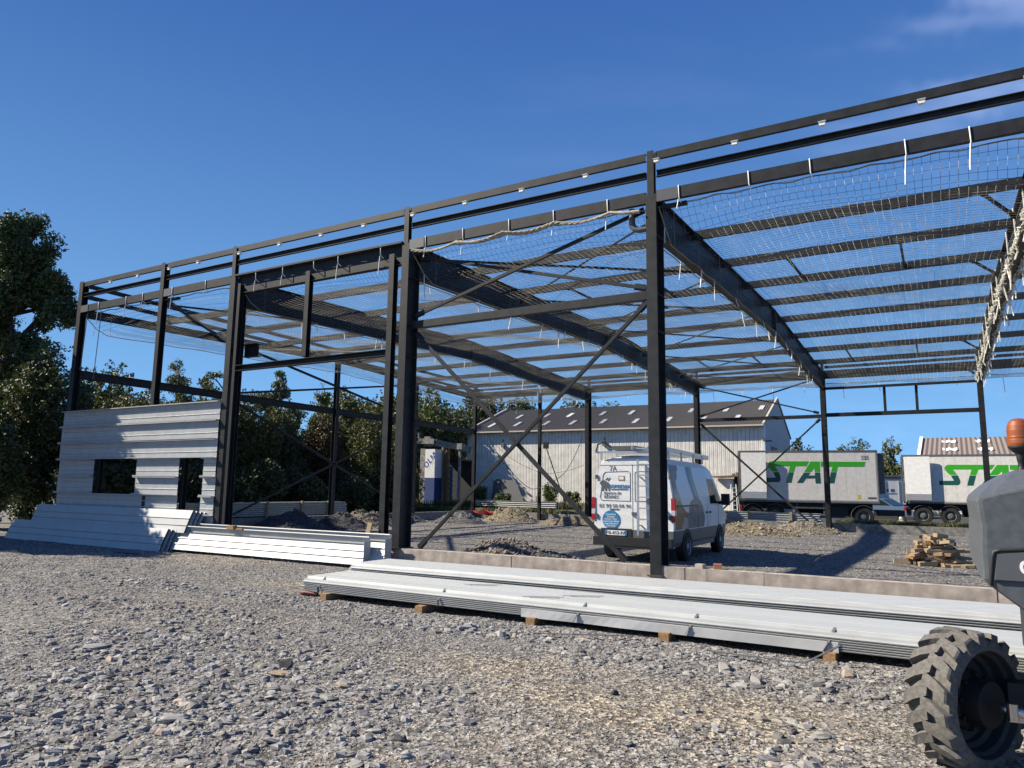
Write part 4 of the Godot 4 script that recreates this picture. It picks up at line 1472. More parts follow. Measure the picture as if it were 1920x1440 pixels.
func far_buildings() -> void:
	var lf = Vector3(-35.4, 0.4, -40.3)
	var rf = Vector3(-10.7, 0.4, -41.4)
	var d = rf - lf
	var turn = atan2(-d.z, d.x)
	var l = d.length()
	var t = thing("barn", "long cream metal barn with dark corrugated roof and white roof lights", "barn", lf, turn)
	var eave := 6.15
	var ridge := 8.75
	var w := 14.6
	var core := MB.new()
	core.mm(0.05, l - 0.05, -0.6, eave - 0.05, -w + 0.1, -0.06)
	obj("core_wall", core, M.barn_wall, t)
	var pitch := 0.29
	var n = int(l / pitch)
	var cl := MB.new()
	for i in n:
		var x = i * pitch
		cl.mm(x + 0.012, x + pitch - 0.02, 0.25, eave, -0.05, 0.0)
		cl.mm(x + pitch * 0.4, x + pitch * 0.52, 0.25, eave, 0.0, 0.007)
	tag(obj("wall_cladding", cl, M.barn_wall, t), "", "", "", "stuff")
	var plinth := MB.new()
	plinth.mm(-0.02, l + 0.02, -0.6, 0.25, -0.08, 0.05)
	obj("plinth", plinth, M.concrete_grey, t)
	# rust creeping up the lower sheets, each patch with its own edge
	var lr := RandomNumberGenerator.new()
	lr.seed = 17
	for k in 26:
		var x = (13.2 + lr.randf_range(0, 4.6)) if k < 18 else lr.randf_range(1.0, 12.0)
		x = floorf(x / pitch) * pitch
		var rs := MB.new()
		rs.mm(x + 0.014, x + pitch * 0.38, 0.26, 0.26 + lr.randf_range(0.3, 1.7) * (1.0 if k < 18 else 0.5), -0.02, 0.003)
		obj("rusted_strip", rs, M.barn_rust, t)
	for side in [0, 1]: # gables
		var g := MB.new()
		var x = 0.0 if side == 0 else l
		var dir = -1.0 if side == 0 else 1.0
		var k = int(w / 0.3)
		for i in k:
			var z0 = -w * i / k
			var z1 = -w * (i + 1) / k
			var h0 = eave + (ridge - eave) * (1.0 - absf((z0 + z1) * 0.5 + w * 0.5) / (w * 0.5))
			g.mm(x, x + dir * 0.03, -0.4, h0 - 0.06, z1 + 0.02, z0 - 0.01)
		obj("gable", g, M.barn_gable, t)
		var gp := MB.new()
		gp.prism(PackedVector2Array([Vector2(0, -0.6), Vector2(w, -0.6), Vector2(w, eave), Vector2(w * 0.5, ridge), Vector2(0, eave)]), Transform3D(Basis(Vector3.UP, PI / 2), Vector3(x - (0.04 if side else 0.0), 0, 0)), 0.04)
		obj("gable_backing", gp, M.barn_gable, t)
		var vg := MB.new()
		vg.bar(Vector3(x + dir * 0.06, eave - 0.1, 0.35), Vector3(x + dir * 0.06, ridge + 0.07, -w * 0.5), 0.12, 0.26)
		vg.bar(Vector3(x + dir * 0.06, eave - 0.1, -w - 0.35), Vector3(x + dir * 0.06, ridge + 0.07, -w * 0.5), 0.12, 0.1)
		obj("verge_board", vg, M.fascia, t)
	var rf_mb := MB.new()
	wave_roof(rf_mb, Vector3(-0.1, eave - 0.08, 0.38), Vector3(l + 0.1, eave - 0.08, 0.38), Vector3(-0.1, ridge, -w * 0.5), Vector3(l + 0.1, ridge, -w * 0.5), 0.177, 0.026)
	wave_roof(rf_mb, Vector3(-0.1, eave - 0.08, -w - 0.38), Vector3(l + 0.1, eave - 0.08, -w - 0.38), Vector3(-0.1, ridge, -w * 0.5), Vector3(l + 0.1, ridge, -w * 0.5), 0.177, 0.026)
	var ro = obj("roof", rf_mb, M.barn_roof, t)
	var sl = Vector3(0, ridge - eave + 0.08, -w * 0.5 - 0.38)
	for k in 18:
		var row = k % 2
		var x = 1.2 + k * 1.33 + lr.randf_range(-0.2, 0.2)
		var u0 = (0.2 if row == 0 else 0.56) + lr.randf_range(-0.02, 0.02)
		var rb := MB.new()
		var wd = 0.354
		var a = Vector3(x, eave - 0.08, 0.38) + sl * u0 + Vector3(0, 0.035, 0.01)
		var b = a + Vector3(wd, 0, 0)
		wave_roof(rb, a, b, a + sl * 0.17, b + sl * 0.17, 0.177, 0.026)
		obj("roof_light", rb, M.roof_light, ro)
	var gt := MB.new()
	gt.mm(-0.1, l + 0.1, eave - 0.16, eave - 0.05, 0.36, 0.48)
	obj("gutter", gt, M.fascia, t)
	var tr := MB.new()
	tr.mm(l - 0.12, l + 0.09, 0.3, eave - 0.1, -0.3, 0.04)
	obj("corner_trim", tr, M.trailer_door, t)
	var op := MB.new()
	op.mm(l + 0.03, l + 0.07, 3.4, 4.75, -6.4, -3.4)
	obj("gable_opening", op, M.black, t)
	var lamp := MB.new()
	lamp.mm(l + 0.03, l + 0.5, 4.9, 5.0, -0.6, -0.5)
	lamp.mm(l - 0.05, l + 0.12, 4.95, 5.2, 0.05, 0.2)
	obj("wall_lamp", lamp, M.ink, t)
	for x in [3.6, 12.7]:
		var lm := MB.new()
		lm.mm(x - 0.14, x + 0.14, 4.75, 5.05, 0.03, 0.2)
		lm.mm(x - 0.04, x + 0.04, 5.05, 5.4, 0.03, 0.12)
		obj("wall_lamp", lm, M.trailer_grey, t)
	# dark sheet standing in for a shadow cast on the barn wall
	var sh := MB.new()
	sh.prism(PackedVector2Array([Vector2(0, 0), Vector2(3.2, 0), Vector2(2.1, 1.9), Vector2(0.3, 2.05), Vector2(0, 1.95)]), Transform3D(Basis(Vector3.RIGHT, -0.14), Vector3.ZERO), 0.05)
	var so = obj("shadow_sheet", sh, M.van_grey)
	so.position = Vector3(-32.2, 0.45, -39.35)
	tag(so, "dark grey sheet standing in for a shadow on the cream barn wall", "metal sheet")
	# lean-to at the barn's right end with a ladder
	var ln = thing("lean_to", "small rusty roofed lean-to against the right end of the barn", "shed", Vector3(-13.3, 0.4, -38.6))
	var lw := MB.new()
	lw.mm(0, 1.0, -0.4, 2.2, -1.5, 0)
	obj("wall", lw, M.barn_wall, ln)
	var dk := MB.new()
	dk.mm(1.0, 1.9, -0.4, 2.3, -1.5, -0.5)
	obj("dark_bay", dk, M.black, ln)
	var lroof := MB.new()
	lroof.obox(Transform3D(Basis(Vector3.BACK, 0.05), Vector3(0.9, 2.36, -0.6)), Vector3(2.3, 0.09, 2.0))
	for i in 5:
		lroof.mm(0.9 + 0.25 * i, 1.05 + 0.25 * i, 2.36, 2.55 + 0.08 * (i % 2), -0.6, -0.3)
	obj("roof", lroof, M.rust_post, ln)
	var la = thing("step_ladder", "white step ladder standing before the dark bay of the lean-to", "ladder", Vector3(-12.0, 0.3, -37.6))
	var lb := MB.new()
	for s in [-1, 1]:
		lb.bar(Vector3(s * 0.3, 0, 0.3), Vector3(s * 0.16, 1.9, 0), 0.05, 0.05)
		lb.bar(Vector3(s * 0.3, 0, -0.4), Vector3(s * 0.16, 1.9, -0.05), 0.04, 0.04)
	for k in 6:
		var u = 0.12 + k * 0.15
		lb.bar(Vector3(-0.3 + 0.14 * u, 1.9 * u, 0.3 * (1 - u)), Vector3(0.3 - 0.14 * u, 1.9 * u, 0.3 * (1 - u)), 0.08, 0.03)
	obj("frame", lb, M.trailer_door, la)
	# building with a ribbed roof at the far right
	var rb = thing("far_building", "far building with brown ribbed roof and white roof lights behind the right trailer", "building", Vector3(-1.5, 0, -68.0))
	var bw := MB.new()
	bw.mm(0.2, 30, -0.2, 5.3, -14, -0.3)
	obj("wall", bw, M.barn_wall, rb)
	var br := MB.new()
	wave_roof(br, Vector3(0, 5.4, 0), Vector3(30, 5.4, 0), Vector3(0.2, 7.65, -8.5), Vector3(30.2, 7.65, -8.5), 0.42, 0.05)
	wave_roof(br, Vector3(0, 5.4, -17), Vector3(30, 5.4, -17), Vector3(0.2, 7.65, -8.5), Vector3(30.2, 7.65, -8.5), 0.42, 0.05)
	var bro = obj("roof", br, mat("brown_roof", lin(0.19, 0.155, 0.135), 0.9, 0, null, 1.0), rb)
	for k in 8:
		for row in 2:
			var x = 1.9 + 2.9 * k + (0.6 if k >= 2 else 0.0)
			var u = 0.22 if row == 0 else 0.66
			var a = Vector3(x, 5.4 + 2.25 * u + 0.06, -8.5 * u)
			var pb := MB.new()
			wave_roof(pb, a, a + Vector3(1.26, 0, 0), a + Vector3(0, 0.32, -1.2), a + Vector3(1.26, 0.32, -1.2), 0.42, 0.05)
			obj("roof_light", pb, M.white_print, bro)
	var vg2 := MB.new()
	vg2.bar(Vector3(-0.1, 5.38, 0.05), Vector3(0.1, 7.7, -8.5), 0.3, 0.25)
	vg2.bar(Vector3(-0.1, 5.38, -17.05), Vector3(0.1, 7.7, -8.5), 0.3, 0.25)
	obj("verge_board", vg2, M.white_print, rb)
	shelter()

func shelter() -> void:
	var t = thing("shelter", "old open shelter of blockwork, posts and weathered beams beside the barn", "shelter", Vector3(-30.2, 0.6, -28.0))
	for i in 9:
		var b := MB.new()
		b.mm(-0.95 + 0.003 * (i % 2), -0.34, i * 0.42, i * 0.42 + 0.41, -0.5, -0.12)
		obj("block", b, M.concrete_grey, t)
	var beams = [[Vector3(-1.0, 4.28, 0.1), Vector3(0.45, 4.22, 0.1), 0.3, 0.36], [Vector3(-0.5, 4.02, 0.05), Vector3(0.2, 4.0, 0.05), 0.2, 0.16], [Vector3(0.5, 4.15, 0.1), Vector3(2.05, 3.72, -1.9), 0.25, 0.42], [Vector3(-0.9, 4.35, 0.1), Vector3(-1.05, 4.85, 0.1), 0.16, 0.18], [Vector3(-0.4, 4.5, 0.1), Vector3(0.1, 4.5, 0.1), 0.2, 0.14]]
	for q in beams:
		var b := MB.new()
		b.bar(q[0], q[1], q[2], q[3])
		obj("beam", b, M.concrete_grey, t)
	for q in [[0.56, 4.1, 0.12, M.concrete_grey], [0.8, 3.5, 0.14, M.rust_post], [1.02, 3.9, 0.22, M.rust_post], [2.0, 3.7, 0.15, M.concrete_grey], [1.85, 2.2, 0.1, M.tank_white]]:
		var b := MB.new()
		b.mm(q[0] - q[2] * 0.5, q[0] + q[2] * 0.5, -0.2, q[1], -0.75, -0.75 + q[2])
		obj("post", b, q[3], t)
	var hd := MB.new()
	hd.mm(1.85, 2.25, 3.7, 4.1, -0.9, -0.5)
	obj("post_head", hd, M.concrete_grey, t)
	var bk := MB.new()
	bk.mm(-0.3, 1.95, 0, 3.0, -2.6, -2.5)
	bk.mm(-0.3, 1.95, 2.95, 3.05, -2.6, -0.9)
	obj("shade_backing", bk, M.black, t)  # black boxes stand for the shade inside the shelter
	var pp := MB.new()
	var pts = []
	for k in 30:
		pts.append(Vector3(1.38 + 0.03 * sin(k * 1.5), 0.05 + k * 0.085, -0.6 + 0.02 * cos(k * 2.0)))
	pp.tube(pts, 0.11, 10)
	tag(obj("blue_pipe", pp, M.pipe_blue), "upright bundle of blue pipe inside the open shelter", "pipe").position = Vector3(-30.2, 0.6, -28.0)
	# tall square tank
	var k = thing("storage_tank", "tall square tank, white above and blue below, standing under the shelter", "tank", Vector3(-30.1, 0.6, -28.3))
	var tw := MB.new()
	tw.prism(PackedVector2Array([Vector2(-0.44, -0.4), Vector2(-0.4, -0.44), Vector2(0.4, -0.44), Vector2(0.44, -0.4), Vector2(0.44, 0.4), Vector2(0.4, 0.44), Vector2(-0.4, 0.44), Vector2(-0.44, 0.4)]), Transform3D(Basis(Vector3.RIGHT, -PI / 2), Vector3(0, 1.75, 0)), 1.95)
	obj("upper_part", tw, M.tank_white, k)
	var tb := MB.new()
	tb.prism(PackedVector2Array([Vector2(-0.45, -0.41), Vector2(-0.41, -0.45), Vector2(0.41, -0.45), Vector2(0.45, -0.41), Vector2(0.45, 0.41), Vector2(0.41, 0.45), Vector2(-0.41, 0.45), Vector2(-0.45, 0.41)]), Transform3D(Basis(Vector3.RIGHT, -PI / 2), Vector3(0, 0, 0)), 1.75)
	obj("lower_part", tb, M.tank_blue, k)
	var tl = Transform3D(Basis(Vector3.BACK, 0.78), Vector3(0.02, 2.95, 0.443))
	letters("lettering", "OLM", k, tl, 0.42, M.navy)
	letters("lettering", "·····  ········", k, Transform3D(Basis(Vector3.BACK, 0.78), Vector3(0.16, 2.62, 0.443)), 0.16, M.navy, false)

# ---------------------------------------------------------------- the lift at the right edge
func tyre_tread(mb: MB, r: float, w: float, n: int) -> void:
	for s in [-1.0, 1.0]:
		for i in n:
			var a0 = TAU * (i + (0.5 if s > 0 else 0.0)) / n
			var us = [-0.02, 0.07, 0.13, w * 0.5 - 0.005, w * 0.5 + 0.006]
			var ofs = [0.0, 0.10, 0.20, 0.22, 0.23]
			var rt = [0.038, 0.038, 0.036, 0.024, -0.045]
			for k in us.size() - 1:
				var p = []
				for lay in 2:
					for q in [[k, 1], [k + 1, 1], [k + 1, 0], [k, 0]]:
						var th = TAU / n * (0.60 if lay == 0 else 0.50)
						var a = a0 + (ofs[q[0]]) * 1.0 + th * (q[1] - 0.5)
						var rr = r + (rt[q[0]] if lay == 1 else -0.02 + minf(rt[q[0]], 0.0))
						var u = us[q[0]] * s
						p.append(Vector3(u, rr * cos(a), rr * sin(a)))
				if s < 0:
					p = [p[1], p[0], p[3], p[2], p[5], p[4], p[7], p[6]]
				mb.hexa(p)

func machine() -> void:
	var t = thing("boom_lift", "grey lift machine at the right edge with orange beacon and lugged tyre", "construction machine", Vector3(0, 0, 0))
	var face = [Vector2(0.40, 1.0), Vector2(0.23, 1.14), Vector2(0.2, 1.175), Vector2(0.197, 1.34), Vector2(0.207, 1.51), Vector2(0.192, 1.66), Vector2(0.205, 1.685), Vector2(0.29, 1.715), Vector2(0.46, 1.755), Vector2(0.8, 1.80), Vector2(1.25, 1.82)]
	var back = [Vector2(0.40, 0.98), Vector2(0.23, 1.12), Vector2(0.2, 1.16), Vector2(0.2, 1.34), Vector2(0.21, 1.51), Vector2(0.20, 1.66), Vector2(0.215, 1.70), Vector2(0.31, 1.79), Vector2(0.45, 1.875), Vector2(0.8, 1.95), Vector2(1.25, 1.97)]
	var rings = []
	var secs = [[6.905, 0.0, 0.035], [6.90, 0.0, 0.012], [6.875, 0.0, 0.0], [6.40, 1.0, 0.0], [4.6, 1.0, 0.0], [4.5, 1.0, 0.05]]
	for q in secs:
		var ring = []
		for i in face.size():
			var p: Vector2 = face[i].lerp(back[i], q[1])
			var c = Vector2(1.25, 1.4)
			p += (c - p).normalized() * q[2]
			ring.append(Vector3(p.x, p.y, q[0]))
		for i in range(face.size() - 2, -1, -1):
			ring.append(Vector3(2.5 - ring[i].x, ring[i].y, q[0]))
		rings.append(ring)
	var b := MB.new()
	for i in rings.size() - 1:
		for j in rings[i].size():
			var j2 = (j + 1) % rings[i].size()
			b.quad(rings[i][j], rings[i][j2], rings[i + 1][j2], rings[i + 1][j])
	for e in [0, rings.size() - 1]:
		var m := Vector3(1.25, 1.4, rings[e][0].z)
		for j in rings[e].size():
			var j2 = (j + 1) % rings[e].size()
			if e == 0: b.tri(m, rings[e][j2], rings[e][j])
			else: b.tri(m, rings[e][j], rings[e][j2])
	var bo = obj("body", b, M.machine_grey, t)
	var cov := MB.new()
	var top = [Vector2(0.285, 1.335), Vector2(0.44, 1.355), Vector2(2.0, 1.36)]
	var mid = [Vector2(0.262, 1.18), Vector2(0.44, 1.18), Vector2(2.0, 1.18)]
	var low = [Vector2(0.262, 1.13), Vector2(0.44, 1.005), Vector2(2.0, 0.9)]
	for i in 2:
		cov.quad(Vector3(mid[i].x, mid[i].y, 6.925), Vector3(mid[i + 1].x, mid[i + 1].y, 6.925), Vector3(top[i + 1].x, top[i + 1].y, 6.915), Vector3(top[i].x, top[i].y, 6.915))
		cov.quad(Vector3(low[i].x, low[i].y, 6.86), Vector3(low[i + 1].x, low[i + 1].y, 6.80), Vector3(mid[i + 1].x, mid[i + 1].y, 6.925), Vector3(mid[i].x, mid[i].y, 6.925))
		cov.quad(Vector3(top[i].x, top[i].y, 6.915), Vector3(top[i + 1].x, top[i + 1].y, 6.915), Vector3(top[i + 1].x, top[i + 1].y + 0.006, 6.90), Vector3(top[i].x, top[i].y + 0.006, 6.90))
	cov.quad(Vector3(mid[0].x - 0.006, mid[0].y, 6.90), Vector3(mid[0].x, mid[0].y, 6.925), Vector3(top[0].x, top[0].y, 6.915), Vector3(top[0].x - 0.006, top[0].y, 6.90))
	cov.quad(Vector3(low[0].x - 0.006, low[0].y, 6.85), Vector3(low[0].x, low[0].y, 6.86), Vector3(mid[0].x, mid[0].y, 6.925), Vector3(mid[0].x - 0.006, mid[0].y, 6.90))
	var co = obj("cover", cov, M.machine_dark, t)
	letters("lettering", "G", co, Transform3D(Basis(), Vector3(0.43, 1.262, 6.924)), 0.082, M.white_print)
	var gr := MB.new()
	var gp = [Vector3(0.236, 1.14, 6.904), Vector3(0.258, 1.31, 6.906), Vector3(0.27, 1.348, 6.906), Vector3(0.30, 1.36, 6.906), Vector3(0.44, 1.372, 6.906), Vector3(2.05, 1.378, 6.906)]
	gr.tube(gp, 0.014, 6)
	obj("groove_seal", gr, M.black, t)
	# beacon
	var bn := MB.new()
	var at = Transform3D(Basis.from_scale(Vector3(0.9, 0.98, 0.9)), Vector3(0.49, 1.90, 6.4))
	bn.lathe([[0.076, 0.14], [0.081, 0.16], [0.081, 0.185], [0.0785, 0.19], [0.0805, 0.205], [0.0785, 0.21], [0.0795, 0.25], [0.074, 0.285], [0.06, 0.315], [0.035, 0.333], [0.001, 0.338]], at, 32)
	var bc = obj("beacon", bn, M.amber, t)
	var bi := MB.new()
	bi.lathe([[0.03, 0.15], [0.03, 0.27], [0.001, 0.275]], at, 12)
	obj("bulb_core", bi, M.tail_white, bc)
	var bb := MB.new()
	bb.lathe([[0.03, -0.03], [0.022, 0.0], [0.022, 0.02], [0.028, 0.05], [0.03, 0.085], [0.05, 0.10], [0.078, 0.13], [0.078, 0.142], [0.001, 0.142]], at, 24)
	obj("beacon_base", bb, M.black, bc)
	# wheel in front: inner side seen
	var spots = [[Vector3(0.065, 0.40, 6.74), -0.58], [Vector3(2.35, 0.415, 6.76), PI - 0.4], [Vector3(1.35, 0.415, 4.9), 0.0], [Vector3(2.35, 0.415, 4.9), PI]]
	for s in spots:
		var wn := Node3D.new()
		wn.name = numbered("wheel", t)
		t.add_child(wn)
		wn.position = s[0]
		wn.rotation.y = s[1]
		var r := 0.395
		var w := 0.29
		var tr = Transform3D(Basis(Vector3.BACK, -PI / 2), Vector3.ZERO)
		var ty := MB.new()
		ty.lathe([[0.325, -w * 0.5], [r - 0.05, -w * 0.52], [r - 0.012, -w * 0.46], [r + 0.002, -w * 0.2], [r + 0.004, 0], [r + 0.002, w * 0.2], [r - 0.012, w * 0.46], [r - 0.05, w * 0.52], [0.325, w * 0.5]], tr, 48)
		obj("tyre", ty, M.rubber_dusty, wn)
		var tt := MB.new()
		tyre_tread(tt, r, w, 19)
		tag(obj("tread", tt, M.rubber_dusty, wn), "", "", "", "stuff")
		var rm := MB.new()
		rm.lathe([[0.345, w * 0.49], [0.335, w * 0.505], [0.322, w * 0.49], [0.315, w * 0.36], [0.295, w * 0.3], [0.29, w * 0.1], [0.262, w * 0.04], [0.255, -0.02], [0.16, -0.05], [0.001, -0.05]], tr, 48)
		rm.lathe([[0.001, -w * 0.3], [0.33, -w * 0.49]], tr, 24)
		obj("rim", rm, M.rim_dark, wn)
		var hb := MB.new()
		hb.lathe([[0.19, -0.05], [0.19, 0.03], [0.17, 0.05], [0.15, 0.05], [0.14, 0.16], [0.001, 0.16]], tr, 28)
		for k in 9:
			var a = TAU * k / 9
			hb.tube([Vector3(0.04, 0.168 * cos(a), 0.168 * sin(a)), Vector3(0.075, 0.168 * cos(a), 0.168 * sin(a))], 0.014, 6)
		obj("hub", hb, M.black, wn)
	var ax := MB.new()
	ax.bar(Vector3(0.3, 0.42, 6.6), Vector3(2.2, 0.42, 6.72), 0.16, 0.2)
	ax.bar(Vector3(1.4, 0.42, 4.9), Vector3(2.2, 0.42, 4.9), 0.16, 0.2)
	ax.mm(0.55, 1.95, 0.4, 0.95, 4.4, 6.7)
	obj("chassis", ax, M.black, t)
	var kn := MB.new()
	kn.tube([Vector3(0.25, 0.40, 6.86), Vector3(0.36, 0.40, 6.93), Vector3(0.7, 0.42, 6.90)], 0.03, 10)
	kn.tube([Vector3(0.30, 0.35, 6.92), Vector3(0.30, 0.45, 6.92)], 0.034, 12)
	kn.bar(Vector3(0.28, 0.37, 6.9), Vector3(0.6, 0.39, 6.93), 0.05, 0.06)
	obj("steering_ram", kn, M.chrome, t)

# ---------------------------------------------------------------- heaps, timber, cables
func shard(lr: RandomNumberGenerator, flat: float, cut := 5) -> MB:
	var mb := MB.new()
	var rings = [[], [], []]
	for i in cut:
		var a = TAU * (i + lr.randf_range(-0.32, 0.32)) / cut
		var r = lr.randf_range(0.7, 1.2)
		var k = lr.randf_range(0.45, 0.8)
		rings[0].append(Vector3(r * cos(a) * 0.85, -flat * 0.5, r * sin(a) * 0.62))
		rings[1].append(Vector3(r * cos(a), flat * lr.randf_range(-0.15, 0.25), r * sin(a) * 0.72))
		rings[2].append(Vector3(r * cos(a + 0.15) * k, flat * lr.randf_range(0.3, 0.7), r * sin(a + 0.15) * 0.72 * k))
	var c = Vector3.ZERO
	for p in rings[2]: c += p / cut
	c.y += flat * lr.randf_range(-0.12, 0.12)
	for i in cut:
		var j = (i + 1) % cut
		mb.tri(rings[2][j], rings[2][i], c)
		for k in 2:
			mb.tri(rings[k][i], rings[k + 1][i], rings[k + 1][j])
			mb.tri(rings[k][i], rings[k + 1][j], rings[k][j])
	# orient outward
	for k in range(0, mb.v.size(), 3):
		var m = (mb.v[k] + mb.v[k + 1] + mb.v[k + 2]) / 3.0
		if mb.n[k].dot(m) < 0:
			for e in 3: mb.n[k + e] = -mb.n[k + e]
			var s = mb.v[k + 1]
			mb.v[k + 1] = mb.v[k + 2]
			mb.v[k + 2] = s
	return mb

func stone_col(lr: RandomNumberGenerator) -> Color:
	var g = lr.randf_range(0.16, 0.40)
	var c = Color(g * 1.0, g * 0.98, g * 0.945)
	var k = lr.randf()
	if k < 0.07: c = Color(g * 1.15, g * 1.04, g * 0.9)
	elif k < 0.2: c = Color(g * 0.5, g * 0.5, g * 0.54)
	elif k < 0.215: c = Color(g * 1.3, g * 1.0, g * 0.85)
	return c

func heap(label: String, x: float, z: float, rx: float, rz: float, h: float, tone: Color, n: int, group := "heaps of spoil inside the hall") -> void:
	var t = thing("gravel_heap", label, "heap", Vector3(x, 0, z), 0.0, group)
	var lr := RandomNumberGenerator.new()
	lr.seed = int(absf(x * 31 + z * 17))
	var f = func(u: float, a: float) -> Vector3:
		var p = Vector3(u * rx * cos(a), 0, u * rz * sin(a))
		p.y = h * pow(maxf(0.0, cos(minf(u, 1.0) * PI * 0.5)), 1.25) * (1.0 + 0.35 * hn.get_noise_2d((x + p.x) * 2.6, (z + p.z) * 2.6)) + 0.05 * hn.get_noise_2d((x + p.x) * 9.0, (z + p.z) * 9.0) - (0.04 if u > 0.98 else 0.0)
		return p
	var mb := MB.new()
	mb.use_col = true
	for i in 14:
		for k in 28:
			var a0 = TAU * k / 28.0
			var a1 = TAU * (k + 1) / 28.0
			mb.col = tone * lr.randf_range(0.8, 1.15)
			mb.quad(f.call((i + 1) / 14.0, a1), f.call((i + 1) / 14.0, a0), f.call(i / 14.0, a0), f.call(i / 14.0, a1))
	obj("mound", mb, M.ground, t)
	var ts = []
	var cs = []
	for i in n:
		var u = sqrt(lr.randf()) * 1.12
		var a = lr.randf() * TAU
		var p = f.call(u, a)
		var s = lr.randf_range(0.02, 0.05) if lr.randf() < 0.9 else lr.randf_range(0.05, 0.11)
		ts.append(Transform3D(Basis.from_euler(Vector3(lr.randf_range(-0.6, 0.6), lr.randf() * TAU, lr.randf_range(-0.6, 0.6))).scaled(Vector3.ONE * s), p + Vector3(0, s * 0.3, 0)))
		cs.append(tone * lr.randf_range(0.65, 1.4))
	tag(many("stones", shard(lr, 0.7).mesh(M.stone), ts, cs, t), "", "", "", "stuff")

func small_things() -> void:
	var grey = Color(0.19, 0.19, 0.195)
	var beige = Color(0.34, 0.285, 0.2)
	heap("spoil heap toned dark for shade by the left gable wall, nearest the door bay", -21.9, -8.0, 1.9, 1.4, 0.62, Color(0.10, 0.10, 0.11), 500)  # shade on the heap is put into its dark tone
	heap("spoil heap toned dark for shade by the left gable wall, middle one of three", -21.3, -10.1, 1.5, 1.2, 0.58, Color(0.09, 0.09, 0.1), 400)  # dark tone again stands for shade on the heap
	heap("pale stony heap by the left gable wall, farthest of three", -22.1, -12.4, 1.4, 1.3, 0.62, Color(0.3, 0.26, 0.2), 500)
	heap("grey gravel heap in front of the old shelter", -20.4, -17.4, 1.5, 1.2, 0.48, grey, 400)
	heap("tan stony heap between the two thin back posts", -19.8, -21.3, 1.7, 1.0, 0.72, beige, 500)
	heap("wide low tan heap behind the rear corner of the van", -15.2, -19.8, 2.2, 1.1, 0.42, beige, 450)
	heap("brown gravel mound beside the front foundation, left of the van", -9.0, -2.7, 1.5, 1.0, 0.46, Color(0.26, 0.22, 0.19), 900)
	heap("dark low mound between the brown mound and the van", -7.55, -2.3, 1.1, 0.7, 0.3, Color(0.13, 0.13, 0.135), 400)
	heap("pale gravel heap beyond the van by the staked trays", -6.9, -18.3, 2.2, 1.2, 0.42, beige, 700)
	heap("pale gravel heap at the foot of the right back column", -5.1, -20.9, 1.7, 1.1, 0.5, Color(0.36, 0.32, 0.25), 600)
	heap("grey gravel spread by the corner of the gable wall", -22.6, -16.0, 0.9, 1.5, 0.35, grey, 250)
	# red sheeting on a heap
	var rs := MB.new()
	rs.use_col = false
	for i in 6:
		for j in 3:
			var f = func(a, b): return Vector3(a * 0.19, 0.12 + 0.1 * sin(a * 1.3 + b) + 0.05 * b, b * 0.16)
			rs.quad(f.call(i, j + 1), f.call(i + 1, j + 1), f.call(i + 1, j), f.call(i, j))
	var ro = obj("plastic_sheet", rs, mat("red_plastic", lin(0.62, 0.06, 0.045), 0.4))
	ro.position = Vector3(-21.9, 0.2, -21.3)
	tag(ro, "crumpled red plastic sheet between grey heaps at the back", "sheet")
	# timber heap
	var lr := RandomNumberGenerator.new()
	lr.seed = 77
	var shapes = []
	for k in 6:
		var b := MB.new()
		var l = [0.34, 0.45, 0.55, 0.8, 1.25, 0.4][k]
		var hh = [0.09, 0.07, 0.06, 0.08, 0.07, 0.11][k]
		var ww = [0.12, 0.14, 0.15, 0.1, 0.09, 0.13][k]
		b.mm(-l / 2, l / 2, 0, hh, -ww / 2, ww / 2)
		shapes.append([b.mesh(M.timber_pale), b.mesh(M.timber), b.mesh(M.timber_dark), hh])
	var i := 0
	for lay in 9:
		var n = [16, 15, 13, 11, 9, 7, 5, 4, 2][lay]
		for k in n:
			var sp = 1.0 - lay / 10.5
			var p = Vector3(lr.randf_range(-0.6, 0.6) * sp, 0.01 + lay * 0.082, lr.randf_range(-0.42, 0.42) * sp)
			var s = shapes[[0, 1, 2, 3, 5, 0, 1, 2, 5, 4][lr.randi_range(0, 9)]]
			var o = inst("timber_offcut", s[[0, 0, 1, 2, 0, 1][lr.randi_range(0, 5)]], self, Transform3D(Basis.from_euler(Vector3(lr.randf_range(-0.12, 0.12), lr.randf_range(-1.1, 1.1) + (PI / 2 if lr.randf() < 0.2 else 0.0), lr.randf_range(-0.16, 0.16))), Vector3(-0.15, 0.0, -8.3) + p))
			tag(o, "timber offcut lying in the heap of wood on the hall floor", "timber offcut", "timber offcuts in the heap")
			i += 1
	var pl := MB.new()
	pl.obox(Transform3D(Basis.from_euler(Vector3(-0.1, 0, -0.2)), Vector3(0, 0.25, 0)), Vector3(0.12, 0.5, 0.03))
	var po = obj("plank", pl, M.timber_pale)
	po.position = Vector3(-10.85, 0.42, 0.12)
	tag(po, "short pale plank leaning upright beside the door post", "plank")
	var oc := MB.new()
	oc.mm(-0.12, 0.12, 0, 0.09, -0.06, 0.06)
	oc.mm(-0.05, 0.4, 0.0, 0.035, -0.03, 0.03)
	var oo = obj("wood_block", oc, M.timber)
	oo.position = Vector3(-14.9, 0.625, 0.42)
	tag(oo, "small brown wood block on top of the propped trays", "wood block")
	var bk := MB.new()
	bk.obox(Transform3D(Basis(Vector3.UP, 0.3), Vector3(0, 0.045, 0)), Vector3(0.13, 0.09, 0.1))
	var bo = obj("brick_piece", bk, mat("clay", lin(0.45, 0.2, 0.1), 0.9))
	bo.position = Vector3(-3.32, 0.4, -0.13)
	tag(bo, "orange brick piece on the foundation right of the centre column", "brick")
	var bk2 := MB.new()
